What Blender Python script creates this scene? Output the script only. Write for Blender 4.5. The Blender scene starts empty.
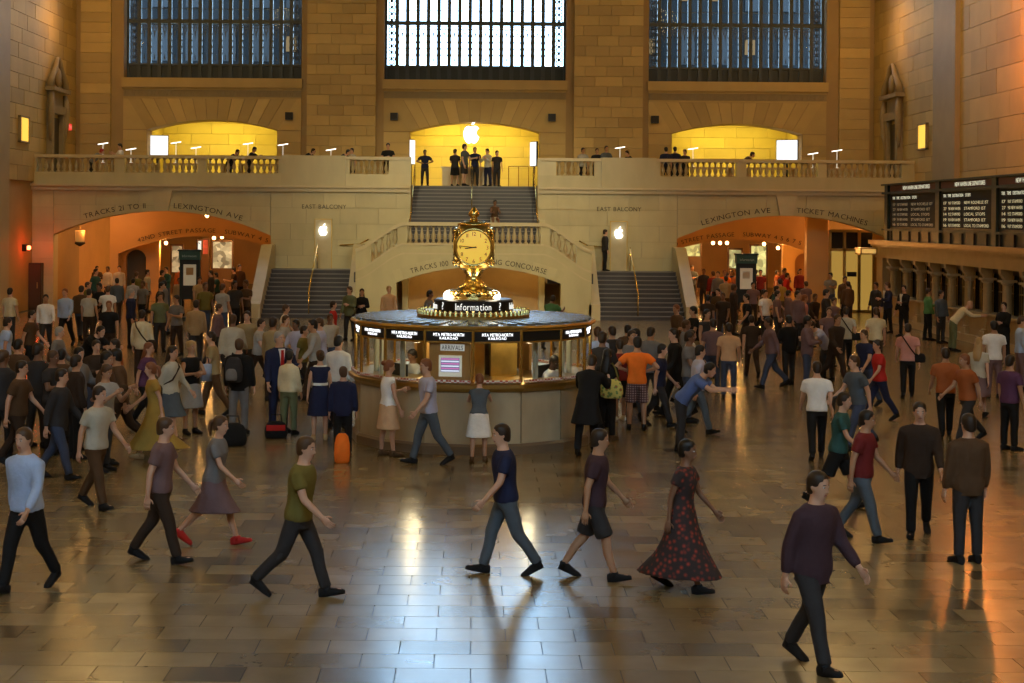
import bpy, math, random
from mathutils import Vector, Matrix, Euler
random.seed(7)
S = bpy.context.scene
COL = S.collection
PI = math.pi

# ------------------------------------------------------------------ camera
F, CX, CY, ROLL, EYE = 1540.0, 474.0, 217.0, 0.0075, 4.0
cam_data = bpy.data.cameras.new('camera')
cam_data.sensor_width = 36.0
cam_data.lens = F / 1024 * 36.0
cam_data.shift_x = (512 - CX) / 1024
cam_data.shift_y = -(341.5 - CY) / 1024
cam_data.clip_end = 400
cam = bpy.data.objects.new('camera', cam_data)
COL.objects.link(cam)
cam.matrix_world = Matrix.Translation((0, 0, EYE)) @ Matrix.Rotation(PI / 2, 4, 'X') @ Matrix.Rotation(ROLL, 4, 'Z')
S.camera = cam

# ------------------------------------------------------------------ world, lamps, exposure
W = bpy.data.worlds.new('overcast_sky')
W.use_nodes = True
bgn = W.node_tree.nodes['Background']
bgn.inputs[0].default_value = (0.50, 0.76, 1.0, 1)
bgn.inputs[1].default_value = 7.0
S.world = W
vs = S.view_settings
vs.view_transform = 'Standard'
vs.look = 'None'
vs.gamma = 1.0
vs.exposure = 0.45
vs.use_curve_mapping = False
S.cycles.max_bounces = 8
S.cycles.diffuse_bounces = 3
S.cycles.glossy_bounces = 4
S.cycles.transparent_max_bounces = 24
S.cycles.caustics_reflective = False
S.cycles.caustics_refractive = False
S.cycles.sample_clamp_indirect = 6.0

def lamp(name, kind, loc, energy, color, size=0.3, rot=None, sizey=None, spot=None, blend=0.5, portal=False):
    d = bpy.data.lights.new(name, kind)
    d.energy = energy
    d.color = color
    if kind == 'AREA':
        d.shape = 'RECTANGLE'
        d.size = size
        d.size_y = sizey or size
        if portal:
            d.cycles.is_portal = True
    else:
        d.shadow_soft_size = size
    if kind == 'SPOT':
        d.spot_size = spot
        d.spot_blend = blend
    o = bpy.data.objects.new(name, d)
    o.location = loc
    if rot:
        o.rotation_euler = rot
    COL.objects.link(o)
    return o

WARM = (1.0, 0.64, 0.23)
AMBER = (1.0, 0.50, 0.13)
SOFT = (1.0, 0.86, 0.50)
# the great chandeliers of the hall, high along both long sides
for cy, en in ((2, 1050), (20, 1050), (38, 620), (55, 800)):
    for sx in (-1, 1):
        lamp('chandelier_light', 'POINT', (sx * 13.0, cy, 17.5), en, WARM, 0.9)
# lamps washing the side walls by the balcony
lamp('wall_washer_light', 'POINT', (16.4, 50.0, 10.2), 420, (1.0, 0.27, 0.04), 0.25)
lamp('wall_washer_light', 'POINT', (-16.8, 66.5, 12.5), 90, AMBER, 0.25)
lamp('wall_washer_light', 'POINT', (16.8, 66.5, 12.5), 90, AMBER, 0.25)
# added unseen spots over the middle of the hall, brightening the stair front
for sx in (-1, 1):
    t = Vector((sx * 1.5, 62, 3.2)); p = Vector((sx * 6.0, 30, 13.0))
    lamp('stair_fill_spot', 'SPOT', p, 6800, SOFT, 0.35, (t - p).to_track_quat('-Z', 'Y').to_euler(), spot=0.50, blend=0.9)

# ------------------------------------------------------------------ picture helpers
def P(px, py, Y):
    """point at depth Y on the ray through pixel px, py"""
    u, v = px - CX, py - CY
    u0, v0 = u + ROLL * v, v - ROLL * u
    return Vector((u0 * Y / F, Y, EYE - v0 * Y / F))

def head_depth(px, py, top):
    u, v = px - CX, py - CY
    return (EYE - top) * F / (v - ROLL * u)

# ------------------------------------------------------------------ mesh builder
class MB:
    def __init__(s):
        s.v, s.f, s.m = [], [], []
        s.cur = 0
    def add(s, vs_, fs, mi=None):
        o = len(s.v)
        s.v.extend(tuple(x) for x in vs_)
        mi = s.cur if mi is None else mi
        for f in fs:
            s.f.append(tuple(i + o for i in f))
            s.m.append(mi)
    def box(s, x0, x1, y0, y1, z0, z1, mi=None):
        s.add([(x0, y0, z0), (x1, y0, z0), (x1, y1, z0), (x0, y1, z0), (x0, y0, z1), (x1, y0, z1), (x1, y1, z1), (x0, y1, z1)],
              [(3, 2, 1, 0), (4, 5, 6, 7), (0, 1, 5, 4), (1, 2, 6, 5), (2, 3, 7, 6), (3, 0, 4, 7)], mi)
        return s
    def bar(s, a, b, w, h, up=(0, 0, 1), mi=None):
        """rectangular bar from a to b"""
        a, b = Vector(a), Vector(b)
        d = (b - a).normalized()
        x = d.cross(Vector(up))
        if x.length < 1e-5:
            x = d.cross(Vector((0, 1, 0)))
        x.normalize()
        y = x.cross(d)
        c = [x * (w / 2 * i) + y * (h / 2 * j) for i, j in ((-1, -1), (1, -1), (1, 1), (-1, 1))]
        s.add([a + k for k in c] + [b + k for k in c],
              [(3, 2, 1, 0), (4, 5, 6, 7), (0, 1, 5, 4), (1, 2, 6, 5), (2, 3, 7, 6), (3, 0, 4, 7)], mi)
        return s
    def rings(s, rings, mi=None, cap=(True, True)):
        n = len(rings[0])
        vs_ = [p for r in rings for p in r]
        fs = []
        for k in range(len(rings) - 1):
            for i in range(n):
                j = (i + 1) % n
                fs.append((k * n + i, k * n + j, (k + 1) * n + j, (k + 1) * n + i))
        if cap[0]:
            fs.append(tuple(range(n - 1, -1, -1)))
        if cap[1]:
            fs.append(tuple((len(rings) - 1) * n + i for i in range(n)))
        s.add(vs_, fs, mi)
        return s
    def lathe(s, prof, c=(0, 0, 0), n=12, mi=None, ph=0.0):
        s.rings([[(c[0] + r * math.cos(2 * PI * i / n + ph), c[1] + r * math.sin(2 * PI * i / n + ph), c[2] + z) for i in range(n)] for r, z in prof], mi)
        return s
    def tube(s, pts, r, n=8, mi=None):
        pts = [Vector(p) for p in pts]
        rs = r if isinstance(r, (list, tuple)) else [r] * len(pts)
        out = []
        x = None
        for k, p in enumerate(pts):
            d = (pts[min(k + 1, len(pts) - 1)] - pts[max(k - 1, 0)]).normalized()
            if x is None:
                x = d.orthogonal().normalized()
            else:
                x = (x - d * x.dot(d)).normalized()
            y = d.cross(x)
            out.append([p + (x * math.cos(2 * PI * i / n) + y * math.sin(2 * PI * i / n)) * rs[k] for i in range(n)])
        s.rings(out, mi)
        return s
    def ball(s, c, r, n=10, k=6, mi=None, M=None):
        rr = r if isinstance(r, (tuple, list)) else (r, r, r)
        out = []
        for j in range(k + 1):
            a = -PI / 2 + PI * j / k
            q = max(math.cos(a), 0.04)
            ring = []
            for i in range(n):
                p = Vector((rr[0] * q * math.cos(2 * PI * i / n), rr[1] * q * math.sin(2 * PI * i / n), rr[2] * math.sin(a)))
                if M is not None:
                    p = M @ p
                ring.append(Vector(c) + p)
            out.append(ring)
        s.rings(out, mi)
        return s
    def prism(s, poly, y0, y1, mi=None):
        """polygon in x,z extruded from y0 (front) to y1"""
        n = len(poly)
        s.add([(x, y0, z) for x, z in poly] + [(x, y1, z) for x, z in poly],
              [tuple(range(n)), tuple(range(2 * n - 1, n - 1, -1))] + [((i + 1) % n, i, n + i, n + (i + 1) % n) for i in range(n)], mi)
        return s
    def mesh(s, name, mats, smooth=False):
        me = bpy.data.meshes.new(name)
        me.from_pydata(s.v, [], s.f)
        if not isinstance(mats, (list, tuple)):
            mats = [mats]
        for m in mats:
            me.materials.append(m)
        me.polygons.foreach_set('material_index', s.m)
        me.polygons.foreach_set('use_smooth', [bool(smooth)] * len(s.f))
        me.update()
        return me
    def build(s, name, mats, parent=None, smooth=False, loc=None):
        return place(name, s.mesh(name, mats, smooth), parent, loc)

def place(name, me, parent=None, loc=None, rot=None, scale=None):
    o = bpy.data.objects.new(name, me)
    COL.objects.link(o)
    if parent is not None:
        o.parent = parent
    if loc is not None:
        o.location = loc
    if rot is not None:
        o.rotation_euler = rot
    if scale is not None:
        o.scale = scale
    return o

def empty(name, loc=(0, 0, 0), rz=0.0):
    o = bpy.data.objects.new(name, None)
    o.empty_display_size = 0.3
    COL.objects.link(o)
    o.location = loc
    o.rotation_euler = (0, 0, rz)
    return o

def tag(o, label=None, cat=None, group=None, kind=None):
    if label: o['label'] = label
    if cat: o['category'] = cat
    if group: o['group'] = group
    if kind: o['kind'] = kind
    return o

def struct(name, mb, mats, label=None, smooth=False):
    o = mb.build(name, mats, None, smooth)
    return tag(o, label, None, None, 'structure')

# ------------------------------------------------------------------ materials
MATS = {}
def mat(name, color, rough=0.6, metal=0.0, spec=0.4, emit=0.0, ecol=None, vary=0.0, vscale=3.0, bump=0.0, bscale=40.0, rnd=0.0, sheen=0.0, coat=0.0, stretch=None):
    if name in MATS:
        return MATS[name]
    m = bpy.data.materials.new(name)
    m.use_nodes = True
    nt = m.node_tree
    b = nt.nodes['Principled BSDF']
    c = (*color, 1)
    b.inputs['Base Color'].default_value = c
    b.inputs['Roughness'].default_value = rough
    b.inputs['Metallic'].default_value = metal
    b.inputs['Specular IOR Level'].default_value = spec
    if coat:
        b.inputs['Coat Weight'].default_value = coat
        b.inputs['Coat Roughness'].default_value = 0.15
    if emit:
        b.inputs['Emission Color'].default_value = (*(ecol or color), 1)
        b.inputs['Emission Strength'].default_value = emit
    last = None
    tc = None
    def coords():
        nonlocal tc
        if tc is None:
            g = nt.nodes.new('ShaderNodeNewGeometry')
            tc = g.outputs['Position']
            if stretch:
                mp = nt.nodes.new('ShaderNodeMapping')
                mp.inputs['Scale'].default_value = stretch
                nt.links.new(tc, mp.inputs[0])
                tc = mp.outputs[0]
        return tc
    def scaled(fac, amount):
        """multiply colour by 1 +- amount driven by fac (0..1)"""
        nonlocal last
        mr = nt.nodes.new('ShaderNodeMapRange')
        mr.inputs[3].default_value = 1 - amount
        mr.inputs[4].default_value = 1 + amount
        nt.links.new(fac, mr.inputs[0])
        mx = nt.nodes.new('ShaderNodeMix')
        mx.data_type = 'RGBA'
        mx.blend_type = 'MULTIPLY'
        mx.inputs[0].default_value = 1
        if last is None:
            mx.inputs[6].default_value = c
        else:
            nt.links.new(last, mx.inputs[6])
        nt.links.new(mr.outputs[0], mx.inputs[7])
        last = mx.outputs[2]
    if vary:
        n = nt.nodes.new('ShaderNodeTexNoise')
        n.inputs['Scale'].default_value = vscale
        n.inputs['Detail'].default_value = 4
        nt.links.new(coords(), n.inputs['Vector'])
        scaled(n.outputs[0], vary)
    if rnd:
        oi = nt.nodes.new('ShaderNodeObjectInfo')
        scaled(oi.outputs['Random'], rnd)
    if last is not None:
        nt.links.new(last, b.inputs['Base Color'])
    if bump:
        n = nt.nodes.new('ShaderNodeTexNoise')
        n.inputs['Scale'].default_value = bscale
        nt.links.new(coords(), n.inputs['Vector'])
        bp = nt.nodes.new('ShaderNodeBump')
        bp.inputs['Strength'].default_value = bump
        bp.inputs['Distance'].default_value = 0.02
        nt.links.new(n.outputs[0], bp.inputs['Height'])
        nt.links.new(bp.outputs[0], b.inputs['Normal'])
    MATS[name] = m
    return m

def glass(name, tint=(1, 1, 1), gloss=0.12, rough=0.03):
    m = bpy.data.materials.new(name)
    m.use_nodes = True
    nt = m.node_tree
    nt.nodes.clear()
    out = nt.nodes.new('ShaderNodeOutputMaterial')
    t = nt.nodes.new('ShaderNodeBsdfTransparent')
    t.inputs[0].default_value = (*tint, 1)
    g = nt.nodes.new('ShaderNodeBsdfGlossy')
    g.inputs['Roughness'].default_value = rough
    mx = nt.nodes.new('ShaderNodeMixShader')
    lw = nt.nodes.new('ShaderNodeLayerWeight')
    lw.inputs[0].default_value = 0.25
    mr = nt.nodes.new('ShaderNodeMapRange')
    mr.inputs[3].default_value = gloss * 0.4
    mr.inputs[4].default_value = min(1, gloss * 4)
    nt.links.new(lw.outputs['Fresnel'], mr.inputs[0])
    nt.links.new(mr.outputs[0], mx.inputs[0])
    nt.links.new(t.outputs[0], mx.inputs[1])
    nt.links.new(g.outputs[0], mx.inputs[2])
    nt.links.new(mx.outputs[0], out.inputs[0])
    return m

def glow(name, color, strength):
    return mat(name, tuple(c * 0.12 for c in color), emit=strength, ecol=color)

STONE = mat('caen_stone', (0.50, 0.36, 0.13), 0.62, vary=0.16, vscale=1.1, rnd=0.16, bump=0.15, bscale=9)
STONE_BACK = mat('stone_joint', (0.38, 0.26, 0.11), 0.8, vary=0.12, vscale=1.5)
MARBLE = mat('cream_marble', (0.52, 0.46, 0.26), 0.28, vary=0.2, vscale=1.3, rnd=0.07, stretch=(1.2, 1.0, 0.55), spec=0.5)
MARBLE_BACK = mat('marble_joint', (0.42, 0.36, 0.20), 0.6)
COPING = mat('marble_coping', (0.56, 0.48, 0.29), 0.3, vary=0.12, vscale=2)
STEP = mat('grey_marble_step', (0.055, 0.05, 0.055), 0.35, vary=0.25, vscale=2.5)
STEP_EDGE = mat('step_nosing', (0.20, 0.185, 0.17), 0.4)
BRASS = mat('polished_brass', (0.83, 0.60, 0.20), 0.22, metal=1.0)
BRASS_DULL = mat('aged_brass', (0.50, 0.34, 0.11), 0.36, metal=1.0)
IRON = mat('window_iron', (0.045, 0.06, 0.06), 0.5, spec=0.4)
BLACK = mat('black_metal', (0.012, 0.012, 0.012), 0.4)
DARKGREEN = mat('dark_green_metal', (0.010, 0.022, 0.018), 0.4)
LETTER = mat('bronze_lettering', (0.05, 0.035, 0.02), 0.5)
WHITE_GLOW = glow('white_light', (1, 0.97, 0.93), 5.0)
GLASS_CLEAR = glass('clear_glass', (0.97, 0.98, 0.97), 0.10)
GLASS_WIN = glass('window_glass', (0.92, 0.96, 1.0), 0.004)
# ------------------------------------------------------------------ dressed stone facing
UNITS = {}
def unit(m):
    if m.name not in UNITS:
        UNITS[m.name] = MB().box(0, 1, 0, 1, 0, 1).mesh('stone_block', m)
    return UNITS[m.name]

def courses(x0, x1, z0, z1, h, w, seed):
    """coursed blocks as cells xa, xb, za, zb with staggered upright joints"""
    rnd = random.Random(seed)
    n = max(1, round((z1 - z0) / h))
    hh = (z1 - z0) / n
    cells = []
    for k in range(n):
        za = z0 + k * hh
        m = max(1, round((x1 - x0) / w))
        ww = (x1 - x0) / m
        xs = [x0]
        if k % 2 and m > 1:
            xs += [x0 + ww * (i + 0.5) + rnd.uniform(-0.12, 0.12) * ww for i in range(m)]
        else:
            xs += [x0 + ww * i + rnd.uniform(-0.12, 0.12) * ww for i in range(1, m)]
        xs.append(x1)
        for a, b in zip(xs, xs[1:]):
            cells.append((a, b, za, za + hh))
    return cells

def blocks_y(parent, x0, x1, z0, z1, yf, depth, h, w, m, clip=None, gap=0.014, seed=1, name='stone_block', skip=None):
    rnd = random.Random(seed + 99)
    for a, b, c, d in courses(x0, x1, z0, z1, h, w, seed):
        if skip and skip(a, b, c, d):
            continue
        a, b, c, d = a + gap / 2, b - gap / 2, c + gap / 2, d - gap / 2
        j = rnd.uniform(0, 0.012)
        if clip:
            xs = [a + (b - a) * i / 6 for i in range(7)]
            lows = [clip(x) + gap / 2 for x in xs]
            if min(lows) >= d - 0.03:
                continue
            if max(lows) > c:
                poly = [(x, min(max(c, l), d - 0.005)) for x, l in zip(xs, lows)]
                MB().prism(poly + [(b, d), (a, d)], yf - j, yf + depth).build(name, m, parent)
                continue
        place(name, unit(m), parent, (a, yf - j, c), None, (b - a, depth + j, d - c))

def blocks_x(parent, xf, sgn, y0, y1, z0, z1, depth, h, w, m, gap=0.018, seed=1, name='stone_block', skip=None):
    """facing on a side wall; xf is the visible face, sgn the side the wall stands on"""
    rnd = random.Random(seed + 7)
    for a, b, c, d in courses(y0, y1, z0, z1, h, w, seed):
        if skip and skip(a, b, c, d):
            continue
        j = rnd.uniform(0, 0.015)
        x = xf - sgn * j
        xa = min(x, xf + sgn * depth)
        place(name, unit(m), parent, (xa, a + gap / 2, c + gap / 2), None, (depth + j, b - a - gap, d - c - gap))

def arc(xc, half, spring, rise):
    R = (half * half + rise * rise) / (2 * rise)
    def z(x):
        dx = abs(x - xc)
        if dx > half:
            return -1e9
        return spring + rise - R + math.sqrt(R * R - dx * dx)
    return z

def arch_wall(mb, x0, x1, ztop, y0, y1, xc, half, spring, rise, zbot, n=28, mi=None):
    """wall slab from x0 to x1 with an arched opening, front y0, back y1"""
    az = arc(xc, half, spring, rise)
    xs = [x0, xc - half] + [xc - half + 2 * half * i / n for i in range(1, n)] + [xc + half, x1]
    if x0 < xc - half:
        mb.box(x0, xc - half, y0, y1, zbot, ztop, mi)
    if x1 > xc + half:
        mb.box(xc + half, x1, y0, y1, zbot, ztop, mi)
    pts = [(xc - half + 2 * half * i / n) for i in range(n + 1)]
    lo = [(x, az(min(max(x, xc - half + 1e-6), xc + half - 1e-6))) for x in pts]
    mb.prism(lo + [(xc + half, ztop), (xc - half, ztop)], y0, y1, mi)

# ------------------------------------------------------------------ lettering
GLYPHS = {}
def glyph(ch):
    if ch not in GLYPHS:
        cu = bpy.data.curves.new('glyph', 'FONT')
        cu.body = ch
        cu.size = 1.0
        cu.extrude = 0.02
        cu.resolution_u = 3
        o = bpy.data.objects.new('glyph', cu)
        COL.objects.link(o)
        dg = bpy.context.evaluated_depsgraph_get()
        me = bpy.data.meshes.new_from_object(o.evaluated_get(dg))
        vs_ = [v.co.copy() for v in me.vertices]
        fs = [tuple(p.vertices) for p in me.polygons]
        bpy.data.objects.remove(o)
        bpy.data.curves.remove(cu)
        bpy.data.meshes.remove(me)
        if vs_:
            x0 = min(v.x for v in vs_); x1 = max(v.x for v in vs_)
            GLYPHS[ch] = ([Vector((v.x - x0, v.y, v.z)) for v in vs_], fs, x1 - x0)
        else:
            GLYPHS[ch] = ([], [], 0.3)
    return GLYPHS[ch]

def lettering(mb, text, size, path, width=None, start=0.0, gapf=0.11, thick=1.0, squeeze=1.0, mi=None):
    """letters laid along path(s) -> (origin, right, up, normal); fits width when given"""
    adv = []
    s = 0.0
    for ch in text:
        g = glyph(ch)
        adv.append(s)
        s += (g[2] + gapf) * squeeze * size
    total = s - gapf * squeeze * size
    k = (width / total) if width else 1.0
    for ch, a in zip(text, adv):
        vs_, fs, w = glyph(ch)
        if not vs_:
            continue
        half = w * squeeze * size * k / 2
        o, r, u, nrm = path(start + a * k + half)
        mb.add([o + r * (v.x * squeeze * size * k - half) + u * (v.y * size) + nrm * (v.z * size * thick) for v in vs_], fs, mi)
    return total * k

def line_path(o, r, u=(0, 0, 1)):
    o, r, u = Vector(o), Vector(r), Vector(u)
    n = r.cross(u)
    return lambda s: (o + r * s, r, u, n)

def arch_path(xc, half, spring, rise, off, y):
    """along the outside of an arch, s measured as x from the arch centre"""
    R = (half * half + rise * rise) / (2 * rise)
    zc = spring + rise - R
    def f(x):
        a = math.asin(max(-1, min(1, x / (R + off))))
        r = Vector((math.cos(a), 0, -math.sin(a)))
        u = Vector((math.sin(a), 0, math.cos(a)))
        return Vector((xc + (R + off) * math.sin(a), y, zc + (R + off) * math.cos(a))), r, u, Vector((0, -1, 0))
    return f

# ------------------------------------------------------------------ the shell of the hall
HW = 18.5          # half width
YE = 71.0          # window wall
YB = 64.5          # balcony front
ZB = 5.35          # balcony floor
ZC = 33.0          # ceiling

# floor: every slab near enough to pick out is a part of its own
def floor_material():
    m = bpy.data.materials.new('polished_floor_marble')
    m.use_nodes = True
    nt = m.node_tree
    b = nt.nodes['Principled BSDF']
    g = nt.nodes.new('ShaderNodeNewGeometry')
    sx = nt.nodes.new('ShaderNodeSeparateXYZ')
    nt.links.new(g.outputs['Position'], sx.inputs[0])
    def mth(op, a, b_=None):
        n = nt.nodes.new('ShaderNodeMath'); n.operation = op
        for i, x in enumerate((a, b_)):
            if x is None: continue
            if isinstance(x, (int, float)): n.inputs[i].default_value = x
            else: nt.links.new(x, n.inputs[i])
        return n.outputs[0]
    row = mth('FLOOR', mth('DIVIDE', sx.outputs[1], TD))
    odd = mth('MODULO', row, 2.0)
    colm = mth('FLOOR', mth('ADD', mth('DIVIDE', sx.outputs[0], TW), mth('MULTIPLY', odd, 0.5)))
    cb = nt.nodes.new('ShaderNodeCombineXYZ')
    nt.links.new(row, cb.inputs[0]); nt.links.new(colm, cb.inputs[1])
    wn = nt.nodes.new('ShaderNodeTexWhiteNoise'); wn.noise_dimensions = '2D'
    nt.links.new(cb.outputs[0], wn.inputs['Vector'])
    ramp = nt.nodes.new('ShaderNodeValToRGB')
    e = ramp.color_ramp.elements
    e[0].position = 0.0; e[0].color = (0.085, 0.060, 0.030, 1)
    e[1].position = 1.0; e[1].color = (0.27, 0.20, 0.10, 1)
    k = ramp.color_ramp.elements.new(0.2); k.color = (0.17, 0.125, 0.062, 1)
    nt.links.new(wn.outputs['Value'], ramp.inputs[0])
    nz = nt.nodes.new('ShaderNodeTexNoise'); nz.inputs['Scale'].default_value = 2.2; nz.inputs['Detail'].default_value = 6
    nt.links.new(g.outputs['Position'], nz.inputs['Vector'])
    mr = nt.nodes.new('ShaderNodeMapRange'); mr.inputs[3].default_value = 0.72; mr.inputs[4].default_value = 1.25
    nt.links.new(nz.outputs[0], mr.inputs[0])
    mx = nt.nodes.new('ShaderNodeMix'); mx.data_type = 'RGBA'; mx.blend_type = 'MULTIPLY'; mx.inputs[0].default_value = 1
    nt.links.new(ramp.outputs[0], mx.inputs[6]); nt.links.new(mr.outputs[0], mx.inputs[7])
    nt.links.new(mx.outputs[2], b.inputs['Base Color'])
    r2 = nt.nodes.new('ShaderNodeMapRange'); r2.inputs[3].default_value = 0.16; r2.inputs[4].default_value = 0.30
    nt.links.new(nz.outputs[0], r2.inputs[0])
    nt.links.new(r2.outputs[0], b.inputs['Roughness'])
    b.inputs['Specular IOR Level'].default_value = 0.9
    return m

TW, TD = 0.66, 0.44
FLOOR_M = floor_material()
fl = struct('floor', MB().box(-HW - 0.5, HW + 0.5, -15, 92, -0.4, -0.012), mat('floor_grout', (0.06, 0.05, 0.035), 0.7), 'polished marble floor of the hall')
tiles = []
for r in range(int(12.4 / TD), int(72 / TD)):
    y0 = r * TD
    lim = (560 * (y0 + TD) / F + 1.5) if y0 < 60 else HW
    off = 0.5 if r % 2 else 0.0
    lo = math.floor(-min(lim, HW) / TW); hi = math.ceil(min(lim, HW) / TW)
    for c in range(lo - 1, hi + 1):
        x0 = (c - off) * TW
        if x0 < -HW or x0 + TW > HW:
            continue
        tiles.append((y0, x0))
tile_me = MB().box(0.004, TW - 0.004, 0.004, TD - 0.004, -0.03, 0.0).mesh('floor_slab', FLOOR_M)
def in_frame(y, x):
    u = (x + TW / 2) * F / max(y, 1); v = EYE * F / max(y + TD, 1)
    return -474 < u < 550 and v < 470
near = [t for t in tiles if in_frame(*t)][:300]
ns = set(near)
for y0, x0 in near:
    place('floor_slab', tile_me, fl, (x0, y0, 0))
rest = MB()
for y0, x0 in tiles:
    if (y0, x0) not in ns:
        rest.box(x0 + 0.004, x0 + TW - 0.004, y0 + 0.004, y0 + TD - 0.004, -0.03, 0.0)
rest.box(-HW, HW, -15, int(12.4 / TD) * TD, -0.03, 0.0)
rest.box(-HW, HW, int(72 / TD) * TD, 92, -0.03, 0.0)
o = rest.build('floor_slabs_beyond', FLOOR_M, fl); o['kind'] = 'stuff'

# ceiling, west wall, long side walls
struct('ceiling', MB().box(-HW - 1, HW + 1, -15, YE + 1.2, ZC, ZC + 0.6), mat('ceiling_blue_green', (0.10, 0.16, 0.14), 0.9, vary=0.1), 'high vaulted ceiling of the hall')
ww = MB()
for a, b in ((-HW, -16.2), (-8, -4.2), (4.2, 8), (16.2, HW)):
    ww.box(a, b, -15.8, -15, 0, ZC)
for a, b in ((-16.2, -8), (-4.2, 4.2), (8, 16.2)):
    ww.box(a, b, -15.8, -15, 0, 10.3); ww.box(a, b, -15.8, -15, 27, ZC)
struct('wall_west', ww, STONE_BACK, 'stone end wall with tall windows')

# left (north) long wall and right (south) long wall
for sgn, nm in ((-1, 'wall_left'), (1, 'wall_right')):
    xs = sorted((sgn * HW, sgn * (HW + 0.8)))
    w = struct(nm, MB().box(xs[0], xs[1], -15, YE + 1.2, 0, ZC), STONE_BACK, 'long side wall of coursed golden stone on the ' + ('left' if sgn < 0 else 'right'))
    f = HW - 0.10
    if sgn < 0:
        blocks_x(w, -f, -1, 60.4, 71.0, ZB, 14.6, 0.14, 0.62, 1.6, STONE, seed=5)
        blocks_x(w, -f, -1, 55.5, 57.2, 0, 13.6, 0.14, 0.62, 1.0, STONE, seed=6)
        p = (-HW, -HW + 0.30)
    else:
        blocks_x(w, f, 1, 61.3, 71.0, ZB, 14.6, 0.14, 0.62, 1.6, STONE, seed=8)
        blocks_x(w, f, 1, 45.6, 58.4, 3.2, 13.8, 0.14, 0.86, 2.1, STONE, seed=9)
        p = (HW - 0.30, HW)
    pil = MB().box(p[0], p[1], 57.2 if sgn < 0 else 58.4, 60.3 if sgn < 0 else 61.2, 0, ZC).build('pilaster', mat('pilaster_stone', (0.36, 0.28, 0.15), 0.6, vary=0.15, vscale=1.4), w)

# ------------------------------------------------------------------ the east window wall
BAYS = [(-16.2, -8.0, -12.1), (-4.2, 4.2, 0.0), (8.0, 16.2, 12.1)]
AH, ASP, ARI = 3.0, 7.92, 0.45
WZ0, WZ1 = 10.3, 27.0
we = MB()
for a, b in ((-HW, -16.2), (-8.0, -4.2), (4.2, 8.0), (16.2, HW)):
    we.box(a, b, YE, YE + 1.2, ZB - 0.35, ZC)
for a, b, c in BAYS:
    arch_wall(we, a, b, WZ0, YE, YE + 1.2, c, AH, ASP, ARI, ZB - 0.35)
    we.box(a, b, YE, YE + 1.2, WZ1, ZC)
wall_e = struct('wall_east', we, STONE_BACK, 'east wall of golden stone with three tall iron windows')
for k, (a, b) in enumerate(((-7.72, -4.55), (4.55, 7.72))):
    blocks_y(wall_e, a, b, ZB, 14.7, YE - 0.30, 0.32, 0.47, 1.05, STONE, seed=20 + k)
for k, (a, b) in enumerate(((-HW + 0.35, -16.75), (16.75, HW - 0.35))):
    blocks_y(wall_e, a, b, ZB, 14.7, YE - 0.22, 0.24, 0.47, 1.0, STONE, seed=30 + k)
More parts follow.
